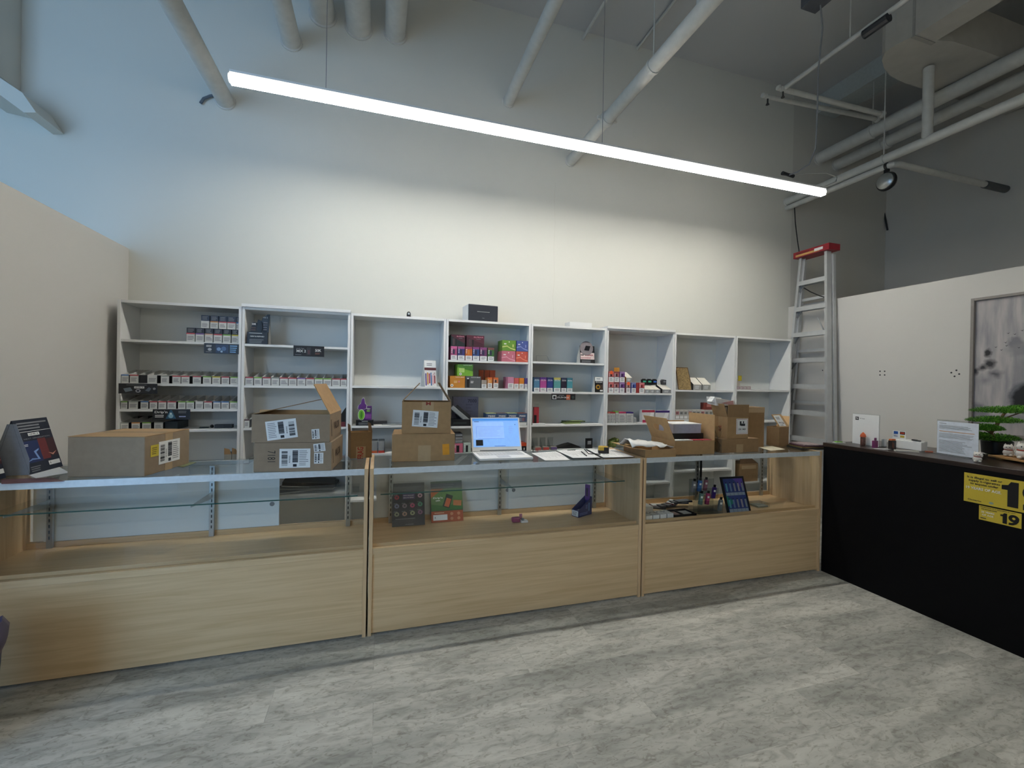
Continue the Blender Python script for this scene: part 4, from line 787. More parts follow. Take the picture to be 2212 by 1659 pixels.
# ================================================================== SHOWCASES
YS, YSB, CH, DK = 2.613, 3.10, .96, .50
def showcase(x0, x1, label, doors, shelf_z, right_end=True):
    t = thing('display_counter', label, 'display counter', ((x0+x1)/2, YS, 0), 0, 'maple and glass display counters')
    hw = (x1-x0)/2; D = YSB-YS; e = .02
    for s_ in (-1, 1):
        a = -hw if s_ < 0 else hw-e; MB().box(a, a+e, -.004, D, 0, CH, MAPLE_E).build('end_panel', t, bevel=.001)
    MB().box(-hw+e, hw-e, .006, .022, .012, DK-.035, MAPLE).build('front_panel', t)
    MB().box(-hw+e, hw-e, -.001, .02, DK-.034, DK+.0, MAPLE).build('top_rail', t, bevel=.001)
    MB().box(-hw+e, hw-e, .0225, D-.03, DK-.02, DK-.001, MAPLE_IN).build('deck', t)
    MB().box(-hw+e, hw-e, .03, .034, DK-.0005, DK+.018, MAPLE_IN).build('front_lip', t)
    MB().box(-hw+e, hw-e, D-.03, D-.002, DK-.02, DK+.03, MAPLE_IN).build('door_track', t)
    MB().box(-hw+e, hw-e, D-.02, D-.002, .0, DK-.021, MAPLE).build('rear_panel', t)
    MB().box(-hw+e+.001, hw-e-.001, .008, .013, DK+.001, CH-.034, GLASS).build('front_glass', t)
    MB().box(-hw+e+.001, hw-e-.001, .002, D-.002, CH-.007, CH-.001, GLASS).build('top_glass', t)
    MB().box(-hw+e, hw-e, -.003, .014, CH-.034, CH-.0075, STRIP).box(-hw+e, hw-e, -.003, .0015, CH-.0075, CH, STRIP).build('front_trim', t)
    MB().box(-hw+e, hw-e, D-.018, D-.001, CH-.03, CH-.008, STRIP).build('rear_trim', t)
    for x in (-hw+.13, 0, hw-.13):
        m = MB().box(x-.013, x+.013, D-.05, D-.035, DK+.001, CH-.031, METAL)
        for k in range(12): m.box(x-.003, x+.003, D-.0508, D-.0499, DK+.05+k*.032, DK+.068+k*.032, INK)
        m.build('shelf_standard', t)
        if shelf_z: MB().prism([(x-.002, D-.0512, shelf_z-.008), (x-.002, D-.36, shelf_z-.008), (x-.002, D-.36, shelf_z-.016), (x-.002, D-.0512, shelf_z-.05)], (.004, 0, 0), METAL).build('bracket', t)
    if shelf_z:
        o = MB(); o.box(-hw+.06, hw-.06, D-.36, D-.0515, shelf_z-.0065, shelf_z, GLASS); o.box(-hw+.06, hw-.06, D-.3625, D-.3602, shelf_z-.0065, shelf_z, GLASS_EDGE); o.build('glass_shelf', t)
    for (a, b, yy, mt) in doors:
        dd = MB().box(a*2*hw-hw, b*2*hw-hw, D-yy-.006, D-yy, DK+.031, CH-.032, mt).build('sliding_door', t)
        if mt is DOORW: MB().lathe([(.012, -.001), (.014, .0012), (.012, .002)], GREYINK, 14, (b*2*hw-hw-.04 if b < .9 else a*2*hw-hw+.04, D-yy-.007, DK+.17), 'Y').build('finger_pull', dd)
    return t
DOORW = M('#e6eaea', .35, var=.01); DOORD = glass('door_glass', (.8, .82, .82), 1)
showcase(-1.86, -.048, 'left glass display counter with wood base, nearest the blue bin', [(.02, .545, .004, DOORW), (.05, .70, .016, DOORW)], .78)
showcase(-.038, 1.752, 'middle glass display counter under the laptop', [(.02, .56, .004, DOORW), (.54, .98, .016, DOORW)], .78)
rc = showcase(1.762, 3.402, 'right glass display counter beside the black reception desk', [(.02, .54, .004, DOORD)], None)
MB().box(.062, .076, YSB-YS-.012, YSB-YS-.0025, DK+.032, CH-.034, BLACK).build('door_edge', rc)
# inside the middle counter
def dcard(px0, px1, ybase, H, fn, label, Y, col='#171622', rz=0, lean=.1):
    Y = onZ((px0+px1)/2, ybase, DK).y
    x0, x1 = onY(px0, ybase, Y).x, onY(px1, ybase, Y).x; w_ = x1-x0
    m = MB(); m.prism([(-w_/2, 0, 0), (w_/2, 0, 0), (w_/2, lean, H), (-w_/2, lean, H)], (0, .004, 0), M(col, .4)); m.prism([(-w_*.3, .14, 0), (w_*.3, .14, 0), (w_*.3, lean*.7+.006, H*.68), (-w_*.3, lean*.7+.006, H*.68)], (0, .002, 0), M('#b8b8b0', .6))
    f = m.face((0, 0, 0), (1, 0, 0), Vector((0, -H, lean))); fn(f, w_, H); f.mb = m
    return put(m, 'display_card', (x0+x1)/2, Y, DK-.001, label, 'display card', rz=rz)
def d1(f, w, h):
    f.rect(-w*.5, w*.5, h*.86, h, M('#55595c', .4)); f.lines(-w*.45, w*.45, h*.88, h*.98, 3, GREYINK, .001)
    f.rect(-w*.18, w*.2, h*.66, h*.8, M('#4a3a6c', .4)); f.text(0, h*.755, 'NEW RELEASE', h*.03, WHITE, .0016, width=w*.32); f.text(0, h*.7, 'MELLOW SERIES', h*.03, WHITE, .0016, width=w*.32)
    cs = ['#a83440', '#c8a0b0', '#7c84a4', '#8c7c88', '#c04c7c', '#4c9c78', '#98a080', '#b89888', '#a8b488', '#8c5c84']
    for i, (a, b) in enumerate(((-.36, .72), (.36, .74), (-.36, .5), (-.12, .5), (.12, .5), (.36, .52), (-.36, .3), (-.12, .3), (.12, .31), (.36, .32))):
        f.disc(a*w, b*h-.0, w*.075, M(cs[i], .4), .0012, 12, h*.055); f.disc(a*w, b*h, w*.03, M('#2a2434', .3), .0018, 8); f.rect(a*w-w*.09, a*w+w*.02, b*h+h*.055, b*h+h*.07, GREYINK, .001)
    f.lines(-w*.4, w*.4, h*.16, h*.2, 1, GREYINK); f.rect(-w*.1, w*.15, h*.03, h*.045, GREYINK)
dcard(847, 918, 1136, .262, d1, 'black card of ten small device pictures, in the middle counter', 2.84)
def d2(f, w, h):
    f.rect(-w*.5, w*.5, h*.86, h, M('#565d5c', .4)); f.lines(-w*.45, w*.45, h*.88, h*.98, 2, GREYINK, .001); f.rect(-w*.5, w*.5, h*.3, h*.86, M('#5c7c48', .5)); f.poly([(-w*.5, h*.3), (w*.5, h*.3), (w*.5, h*.5), (0, h*.4), (-w*.5, h*.46)], M('#3c6c34', .5), .001)
    f.poly([(-w*.5, h*.86), (-w*.5, h*.62), (-w*.1, h*.86)], M('#a8643c', .5), .001); f.rect(-w*.5, w*.5, 0, h*.28, M('#a8502c', .5)); f.text(-w*.28, h*.62, "Drip'n", h*.06, WHITE, .002, width=w*.3); f.text(-w*.28, h*.55, '28K', h*.05, WHITE, .002, width=w*.16)
    f.rect(-w*.08, w*.14, h*.36, h*.7, M('#1c2c20', .4), .0022, rot=-.35); f.rect(-w*.05, w*.1, h*.38, h*.6, M('#b85c34', .4), .003, rot=-.35); f.rect(w*.2, w*.46, h*.4, h*.54, M('#b87040', .4), .0022, rot=-.1)
    f.rect(-w*.44, 0, h*.05, h*.19, WHITE, .001); f.text(-w*.38, h*.12, '$', h*.05, INK, .002); f.lines(-w*.4, w*.0, h*.21, h*.26, 1, M('#e0b090', .4), .001)
    for a in (.14, .36):
        for b in (.08, .2): f.disc(w*a, h*b, w*.05, M('#c88460', .4), .001, 10)
dcard(932, 1001, 1127, .262, d2, 'green and orange poster card, in the middle counter', 2.90, '#3c5c38')
bd = thing('blue_dispenser', 'dark blue slanted dispenser box with purple device at the right', 'dispenser', (onZ(1258, 1112, DK).x, onZ(1258, 1112, DK).y, DK), R(24))
m = MB(); BLU = M('#2c3468', .45)
m.prism([(-.045, -.05, 0), (-.045, .09, 0), (-.045, .09, .115), (-.045, -.05, .045)], (.003, 0, 0), BLU).prism([(.042, -.05, 0), (.042, .09, 0), (.042, .09, .115), (.042, -.05, .045)], (.003, 0, 0), BLU)
m.T = Matrix.Rotation(R(-90), 4, 'Z')
m = MB()
for y in (-.03, .03): m.prism([(-.08, y, 0), (.07, y, 0), (.07, y, .13), (-.08, y, .05)], (0, .003, 0), BLU)
m.box(-.08, -.077, -.03, .033, 0, .05, BLU).box(.067, .07, -.03, .033, 0, .13, BLU).box(-.077, .067, -.027, .03, 0, .035, M('#8c8c94', .5))
f = m.face((0, -.03, 0), (1, 0, 0), (0, -1, 0)); f.lines(-.07, .05, .01, .03, 2, M('#6c78b8', .4)); f.rect(.03, .045, .03, .09, M('#5c84b0', .4)); f.lines(-.0, .025, .05, .08, 3, M('#7c88c0', .4))
g = m.face((-.08, 0, 0), (0, -1, 0), (-1, 0, 0)); g.rect(-.03, .027, .005, .045, PAPER); g.lines(-.026, .02, .01, .04, 4, GREYINK, .001)
m.build('carton_body', bd); MB().box(.05, .062, -.02, .02, .1, .215, M('#5c3c8c', .35)).box(.0485, .05, -.01, .01, .13, .19, M('#2c1c4c', .3)).build('device', bd, bevel=.005)
pc = thing('pink_cap_device', 'small pink device with white caps lying on the counter deck', 'device', onZ(1124, 1128, DK))
MB().box(-.06, .0, -.01, .03, 0, .035, M('#8c3c64', .4)).build('body', pc, bevel=.01)
MB().box(.002, .05, -.02, .02, 0, .012, WHITE).box(.01, .024, -.01, .01, .012, .026, GREYINK).build('white_cap', pc); MB().box(.0, .02, .022, .03, .0, .05, M('#b87c90', .4)).build('clip', pc)
# inside the right counter
for i in range(4):
    p = onZ(1404+i*15.4, 1128-i*1.8, DK); m = MB().box(-.025, .025, 0, .09, 0, .042, WHITE); f = m.face((0, 0, .042), (1, 0, 0), (0, 0, 1))
    for k in range(8): a = R(25*k); f.rect(.016*math.cos(a)-.003, .016*math.cos(a)+.003, .05+.02*math.sin(a)-.003, .05+.02*math.sin(a)+.003, GREYINK)
    put(m, 'white_device_box', p.x, p.y+.01, DK-.001, 'small white device box, %s from left at the counter front' % ORD[i], 'box', 'white device boxes in the right counter')
p = onZ(1407, 1112, DK); m = MB().box(-.05, .05, 0, .14, 0, .045, M('#d8d8d6', .5)).box(-.03, -.005, .02, .1, .045, .0455, BLACK); put(m, 'white_card_box', p.x, p.y+.05, DK-.001, 'larger white box with a black slot behind the small white ones', 'box')
p = onZ(1482, 1120, DK); bt = thing('black_tray', 'black divided tray holding small items in the right counter', 'tray', (p.x, p.y+.01, DK))
MB().box(-.09, .1, 0, .13, 0, .008, BLACK).box(-.09, .1, 0, .006, .008, .028, BLACK).box(-.09, .1, .124, .13, .008, .028, BLACK).box(-.09, -.084, .006, .124, .008, .028, BLACK).box(.094, .1, .006, .124, .008, .028, BLACK).box(-.01, -.004, .006, .124, .008, .028, BLACK).build('tray_body', bt)
MB().box(-.07, -.02, .03, .1, .008, .02, M('#a88c84', .4)).build('insert', bt); MB().box(.01, .08, .03, .1, .008, .022, M('#c8c8c6', .25)).build('insert', bt)
lf = thing('leaflet_pile', 'dark leaflets and card sleeves heaped at the counter back', 'leaflets', (onZ(1445, 1095, DK).x, onZ(1445, 1095, DK).y, DK))
for i in range(7):
    m = MB(); m.T = Matrix.Translation((-.12+i*.04, .02*math.sin(i*2), .006*i)) @ Matrix.Rotation(R(-30+i*17 % 70), 4, 'Z')
    m.box(-.07, .07, -.03, .03, 0, .012, (CHARCOAL, M('#5c3034', .5), M('#3a3a42', .5))[i % 3]).box(-.06, .06, -.029, .029, .0122, .013, (GREYINK, PAPER, M('#8c8c8c', .5))[i % 3]); m.build('leaflet', lf)
# acrylic stand with disposables
vs = thing('acrylic_stand', 'clear stepped stand displaying slim coloured devices', 'display stand', (onZ(1540, 1112, DK).x, onZ(1540, 1112, DK).y+.02, DK), R(-8))
MB().box(-.11, .1, .0, .003, 0, .1, CLEAR).box(-.11, .1, .06, .063, 0, .18, CLEAR).box(-.11, .1, .12, .123, 0, .24, CLEAR).box(-.11, .1, .0, .12, .0, .003, CLEAR).build('acrylic_frame', vs)
for i, (x, y, z, c) in enumerate(((-.085, .1, .14, '#8c8c90'), (-.035, .1, .145, '#3c6cac'), (.015, .1, .15, '#8c5c68'), (-.06, .04, .06, '#6c8c84'), (-.005, .04, .06, '#a83c68'), (.06, .06, .1, '#4c348c'), (.075, .0, .02, '#8a8f90'))):
    m = MB(); m.T = Matrix.Translation((x, y, z)) @ Matrix.Rotation(R(8), 4, 'Y'); m.box(-.013, .013, 0, .018, 0, .085, M(c, .35)).box(-.008, .008, .004, .014, .085, .105, BLACK).box(-.008, .008, -.001, 0, .05, .065, WHITE); o = m.build('device', vs, bevel=.002)
pb = thing('tilted_poster_board', 'black framed poster of small devices leaning in the right counter', 'display board', (onZ(1606, 1112, DK).x, max(2.66, onZ(1606, 1112, DK).y), DK), R(-2))
lean = .09; h = .26; w_ = .215
m = MB(); m.prism([(-w_/2, 0, .0), (w_/2, 0, .0), (w_/2-.0, lean, h), (-w_/2-.0, lean, h)], (0, .01, 0), BLACK); m.build('board_frame', pb)
m = MB(); f = m.face((0, 0, 0), (1, 0, 0), Vector((0, -h, lean))); H = math.hypot(h, lean)
f.rect(-w_*.42, w_*.42, H*.04, H*.95, M('#33407c', .3), .001); f.poly([(0, H*.95), (w_*.42, H*.95), (w_*.42, H*.6)], M('#5c48a0', .3), .0014); f.poly([(-w_*.42, H*.5), (-w_*.42, H*.2), (-w_*.1, H*.3)], M('#2c7c70', .3), .0014)
for r_ in range(2):
    for k in range(5):
        x = -w_*.36+k*w_*.17; y = H*(.6 if r_ else .16); f.rect(x, x+w_*.07, y, y+H*.22, M(('#5c9cb0', '#6c84a8', '#8c8c94', '#9c949c', '#8c9498')[k], .35), .002); f.rect(x+w_*.02, x+w_*.05, y+H*.22, y+H*.25, BLACK, .002)
    f.rect(-w_*.4, w_*.4, H*(.04 if not r_ else .49), H*(.13 if not r_ else .57), M('#98a4b4', .4), .002)
    for k in range(4): f.rect(-w_*.24+k*w_*.17, -w_*.235+k*w_*.17, H*(.04 if not r_ else .49), H*(.13 if not r_ else .57), INK, .0025)
m.build('poster', pb)
# low white/clear box at right of the poster inside counter
p = onZ(1655, 1098, DK); put(MB().box(-.06, .06, 0, .1, 0, .03, CLEAR).box(-.05, .05, .01, .09, .001, .012, M('#b8b8ac', .5)), 'clear_case', p.x, p.y+.02, DK-.001, 'low clear case right of the poster board', 'case')

# ================================================================== RECEPTION DESK
CX, CT = 3.42, 1.03
rd = thing('reception_desk', 'long black reception desk with dark wood top', 'reception desk', (CX, 2.61, 0))
MB().box(0, .6, -2.9, 0, 0, CT-.031, BLACKLAM).build('desk_body', rd)
MB().box(-.004, .62, -2.92, .004, CT-.03, CT, ESPRESSO).build('desk_top', rd, bevel=.002)
def sign(a, b, c, fn, label):
    A, B, C_ = [onX(*q, CX-.002) for q in (a, b, c)]; w_ = A.y-B.y; h = A.z-C_.z
    m = MB(); YL = M('#cdb53a', .55, var=.02); m.prism([(0, 0, 0), (0, -w_, 0), (0, -w_, h), (0, 0, h)], (-.0015, 0, 0), YL)
    f = FR(m, Vector((-.0015, 0, 0)), Vector((0, -1, 0)), Vector((-1, 0, 0))); f.v = Vector((0, 0, 1)); fn(f, w_, h)
    return tag(m.build('age_notice', loc=(CX-.0005, A.y, C_.z)), label, 'sign')
def n1(f, w, h):
    for i, s_ in enumerate(('It is illegal to sell or', 'supply e-cigarettes', 'to anyone under')): f.text(w*.235, h*(.87-.105*i), s_, h*.1, INK, width=w*(.4, .36, .32)[i])
    f.text(w*.225, h*.5, '19 YEARS OF AGE.', h*.12, WHITE, width=w*.4); f.text(w*.13, h*.09, 'Ontario', h*.07, INK, width=w*.16); f.disc(w*.32, h*.1, h*.06, M('#8c9c8c', .5), ry=h*.04)
    digits19(f, w*.43, w*.92, h*.1, h*.92, BLACK) 
sign((2083, 1020), (2290, 1050), (2081, 1081), n1, 'larger yellow notice with a big 19 on the desk front')
def n2(f, w, h):
    f.text(w*.45, h*.92, 'PRESENTING ID IS REQUIRED BY LAW', h*.09, INK, width=w*.84); f.text(w*.25, h*.78, 'FOR ANYONE UNDER', h*.1, INK, width=w*.38); f.text(w*.22, h*.58, '25 YEARS', h*.16, WHITE, width=w*.32); f.text(w*.22, h*.38, 'OF AGE', h*.16, WHITE, width=w*.28); f.rect(w*.04, w*.18, h*.12, h*.18, INK); digits19(f, w*.52, w*.95, h*.1, h*.8, BLACK)
sign((2115, 1091), (2207, 1111), (2113, 1121), n2, 'smaller yellow notice reading 19 below the larger one')
# things on the desk
def dz(px, py, x=None): return onZ(px, py, CT)
A = dz(1841, 957); B = dz(1912, 968)
qs = thing('acrylic_sign', 'white N logo payment sign in a clear stand on the desk', 'sign', (A.x, A.y, CT+.001), math.atan2(B.y-A.y, B.x-A.x))
wq = .215; hq = .235
m = MB().box(0, wq, 0, .003, 0, hq, WHITE); f = m.face((0, 0, 0), (1, 0, 0), (0, -1, 0)); f.rect(wq*.11, wq*.24, hq*.8, hq*.91, M('#15181c', .4), .0012); f.text(wq*.175, hq*.855, 'N', hq*.1, WHITE, .002); f.text(wq*.38, hq*.86, 'SVT Vapes', hq*.035, INK, .001, width=wq*.2)
m.build('printed_sheet', qs); MB().box(-.003, wq+.003, .0035, .006, 0, hq+.003, CLEAR).box(-.003, wq+.003, .006, .07, 0, .003, CLEAR).build('acrylic_holder', qs)
A = dz(2022, 979); B = dz(2114, 993)
ds = thing('document_stand', 'clear stand holding a printed page with an orange line', 'document stand', (A.x, A.y, CT+.001), math.atan2(B.y-A.y, B.x-A.x))
wq = (B-A).length; hq = .235
m = MB().box(.004, wq-.004, 0, .002, .004, hq-.01, M('#dfe6f0', .5)); f = m.face((0, 0, 0), (1, 0, 0), (0, -1, 0))
f.rect(wq*.07, wq*.9, hq*.66, hq*.675, M('#c88a3c', .5)); f.lines(wq*.07, wq*.3, hq*.88, hq*.91, 1, GREYINK); f.lines(wq*.07, wq*.9, hq*.74, hq*.85, 4, GREYINK, seed=3, fill=.35); f.lines(wq*.07, wq*.9, hq*.48, hq*.62, 5, GREYINK, seed=4, fill=.3); f.lines(wq*.07, wq*.85, hq*.08, hq*.42, 10, GREYINK, seed=5, fill=.3)
m.build('printed_page', ds); MB().box(0, wq, .0025, .005, 0, hq, CLEAR).box(0, wq, .005, .07, 0, .003, CLEAR).box(0, wq, -.04, .0, 0, .002, CLEAR).build('acrylic_holder', ds)
# lighter shaped devices
p = dz(1864, 962); l1 = thing('flavour_bottle', 'patterned brown bottle with an orange domed cap', 'bottle', (p.x, p.y, CT+.0008))
MB().lathe([(.016, 0), (.0165, .002), (.0165, .06), (.014, .064)], M('#5c3a30', .3, var=.6, scale=90), 18).build('body', l1, smooth=True); MB().lathe([(.019, .064), (.02, .07), (.016, .085), (.008, .094), (.004, .1)], M('#c85a30', .35), 16).build('cap', l1, smooth=True)
p = dz(1890, 968); l2 = thing('purple_vape', 'square purple device with a short mouthpiece on the desk', 'device', (p.x, p.y, CT+.0008))
MB().box(-.02, .02, -.01, .01, 0, .055, M('#6c2a58', .3)).build('body', l2, bevel=.004); MB().box(-.004, .01, -.005, .005, .055, .075, M('#6c2a58', .3)).build('mouthpiece', l2, bevel=.002)
p = dz(1927, 971); l3 = thing('striped_device', 'black striped device with an orange top on the desk', 'device', (p.x, p.y, CT+.0008))
m = MB().box(-.022, .022, -.012, .012, 0, .064, M('#1a1414', .3)); f = m.face((0, -.012, 0), (1, 0, 0), (0, -1, 0))
for k in range(5): f.poly([(-.018, .02+k*.008), (.002, .006+k*.008), (.002, .01+k*.008), (-.018, .024+k*.008)], M('#8c4c34', .4))
m.build('body', l3); MB().box(-.021, .021, -.011, .011, .0645, .077, M('#d0703c', .4)).build('cap', l3, bevel=.003)
p = dz(1918, 965); put(MB().box(-.014, .014, -.01, .01, 0, .055, WHITE), 'white_device', p.x-.01, p.y+.02, CT, 'small white device behind the black striped one', 'device', bevel=.003)
A = dz(1935, 967); B = dz(2008, 977)
wb = thing('white_terminal_box', 'long white box with a black cable end on the desk', 'box', ((A.x+B.x)/2+.02, (A.y+B.y)/2+.03, CT+.0008), math.atan2(B.y-A.y, B.x-A.x))
MB().box(-.12, .095, -.03, .03, 0, .06, WHITE).build('box_body', wb, bevel=.002); MB().box(-.119, .094, .0, .029, .0605, .066, WHITE).build('lid', wb)
MB().box(.02, .05, -.01, .005, .0665, .075, BLACK).box(.045, .075, -.015, -.0, .0665, .073, BLACK).build('cable_plug', wb)
m = MB().box(-.12, -.03, .01, .012, .066, .125, WHITE); f = m.face((0, .01, .066), (1, 0, 0), (0, -1, 0)); f.rect(-.112, -.083, .033, .054, M('#2c5cac', .4)); f.rect(-.07, -.036, .033, .054, M('#3a1c1c', .4)); f.rect(-.066, -.04, .04, .048, M('#c0442c', .4), .001); f.text(-.098, .018, 'VISA', .012, M('#1c2c7c', .4), width=.028); f.rect(-.068, -.04, .01, .026, M('#b8a03c', .4)); m.build('payment_card_sign', wb)
p = dz(1958, 976); put(MB().box(-.07, .06, -.015, .015, 0, .01, M('#c8c4bc', .5)), 'white_strip_box', p.x, p.y-.005, CT, 'flat pale box in front of the long white box', 'box', rz=R(-38))
p = dz(1905, 970); put(MB().box(-.05, .05, -.02, .02, 0, .001, PAPER), 'paper_slip', p.x, p.y, CT, 'white paper slip under the purple device', 'paper', rz=R(-36))
p = dz(1812, 957); put(MB().box(-.04, .04, -.02, .02, 0, .006, PAPER).box(-.03, .02, -.015, .01, .006, .013, M('#7cb84c', .4)), 'green_card', p.x, p.y, CT, 'small green and white packet at the far desk corner', 'packet', rz=R(-10))
p = dz(2012, 978); put(MB().box(-.02, .02, -.008, .008, 0, .008, M('#b86c54', .5)), 'orange_pen_piece', p.x+.01, p.y+.02, CT, 'short orange stub between white box and document stand', 'pen', rz=R(-35))
# lucky cats, bonsai and tray
def cat(x, y, z, s_, label, rz=0, body='#e6e0d8', accent='#b8442c', collar=True):
    t = thing('ceramic_cat', label, 'cat figurine', (x, y, z+.0008), rz); Bm = M(body, .2, var=.02)
    m = MB(); m.ball((0, 0, .3*s_), (.34*s_, .3*s_, .3*s_), Bm).ball((0, -.06*s_, .72*s_), (.3*s_, .26*s_, .26*s_), Bm).ball((-.16*s_, -.2*s_, .1*s_), (.12*s_, .16*s_, .1*s_), Bm).ball((.16*s_, -.2*s_, .1*s_), (.12*s_, .16*s_, .1*s_), Bm).ball((.3*s_, -.12*s_, .7*s_), (.09*s_, .09*s_, .2*s_), Bm)
    m.build('body', t, smooth=True)
    for sx in (-1, 1):
        m = MB(); m.lathe([(.1*s_, .88*s_), (.06*s_, .98*s_), (.012*s_, 1.06*s_)], Bm, 8, (sx*.17*s_, -.04*s_, 0)); m.build('ear', t)
    m = MB()
    for sx in (-1, 1): m.ball((sx*.1*s_, -.3*s_, .76*s_), (.03*s_, .02*s_, .045*s_), BLACK, 8, 6)
    m.ball((0, -.325*s_, .68*s_), .022*s_, M(accent, .3), 8, 6); m.build('face_marks', t)
    if collar:
        m = MB(); m.lathe([(.24*s_, .5*s_), (.27*s_, .52*s_), (.27*s_, .56*s_), (.24*s_, .58*s_)], M(accent, .3), 16); m.build('collar', t)
    return t
p = dz(2111, 998); cat(p.x, p.y, CT, .062, 'small white ceramic cat alone left of the wooden tray', R(-60))
p = dz(2133, 990); q = dz(2212, 1004)
tr = thing('wooden_tray', 'light wooden tray carrying ceramic cats at the photo edge', 'tray', (p.x, p.y, CT+.0008), math.atan2(q.y-p.y, q.x-p.x))
TW = wood('tray_wood', '#b98f5c', '#a07a4a'); MB().box(0, .42, .0, .16, .012, .024, TW).build('board', tr, bevel=.002)
for x in (.03, .37): MB().box(x, x+.03, .02, .14, 0, .012, TW).build('foot', tr)
ang = math.atan2(q.y-p.y, q.x-p.x)
def onTray(u, v): return Vector((p.x+u*math.cos(ang)-v*math.sin(ang), p.y+u*math.sin(ang)+v*math.cos(ang), CT+.0255))
c = onTray(.055, .07); cat(c.x, c.y, c.z, .075, 'white ceramic cat at the left end of the wooden tray', R(-70))
c = onTray(.165, .05); cat(c.x, c.y, c.z, .1, 'larger white ceramic cat with red patches on the tray', R(-60), accent='#b83c24')
c = onTray(.125, .15); cat(c.x, c.y, c.z+.0, .15, 'shiny gold ceramic cat behind the white ones', R(-50), body='#c8902c', accent='#8c2c1c')
c = onTray(.29, .09); cat(c.x, c.y, c.z, .17, 'tall white cat figurine with dark cap at the photo edge', R(-60), accent='#1c2434')
c = onTray(.235, .025); put(MB().ball((0, 0, .022), .022, M('#b02c24', .2)), 'red_ball', c.x, c.y, c.z, 'red glossy ball in front of the ceramic cats', 'ornament', smooth=True)
bp = dz(2152, 985); bo = thing('artificial_bonsai', 'bonsai with layered green foliage pads in a black pot', 'plant', (bp.x+.09, bp.y+.04, CT+.001))
MB().lathe([(.05, 0), (.075, .01), (.08, .09), (.07, .1), (.06, .09)], M('#101312', .35), 20).build('pot', bo, smooth=True)
TR = M('#6a5438', .8, var=.2, scale=60, bump=.3)
def L2(px, py): v = onY(px, py, bo.location.y); return v-bo.location
MB().tube([(0, 0, .09), L2(2150, 960), L2(2140, 935), L2(2155, 915), L2(2168, 895), L2(2178, 885)], [.016, .014, .012, .01, .008, .006], TR, 10).tube([L2(2150, 918), L2(2165, 905), L2(2200, 893)], .004, TR, 8).tube([L2(2140, 935), L2(2125, 928)], .004, TR, 8).build('trunk', bo, smooth=True)
GR = [M('#4f9022', .7, var=.3, scale=80), M('#74b236', .7, var=.3, scale=80), M('#3a6e1c', .7, var=.3, scale=80)]
for (px, py, wpx, hpx) in ((2165, 884, 46, 15), (2150, 905, 42, 14), (2131, 922, 26, 15), (2150, 943, 36, 15), (2117, 938, 15, 9), (2199, 882, 22, 14)):
    c = L2(px, py); k = abs(onY(px+1, py, bo.location.y).x-onY(px, py, bo.location.y).x); a, b = wpx*k, hpx*k
    m = MB(); rr = random.Random(px)
    for _ in range(2600):
        th = rr.uniform(0, 2*math.pi); rad = math.sqrt(rr.random()); x = c.x+a*.92*rad*math.cos(th); y = c.y+a*.6*rad*math.sin(th); z = c.z-b*.25+b*math.sqrt(max(0, 1-rad*rad))*rr.uniform(-.1, .5)
        n = Vector((math.cos(th)*rad+rr.uniform(-.6, .6), math.sin(th)*rad+rr.uniform(-.6, .6), rr.uniform(-.1, 1.3))).normalized()*.013; s_ = Vector((-n.y, n.x, 0)).normalized()*.0028
        P0 = Vector((x, y, z)); m.add([P0-s_, P0+s_, P0+n], [(0, 1, 2)], GR[_ % 3])
    m.build('foliage_pad', bo)

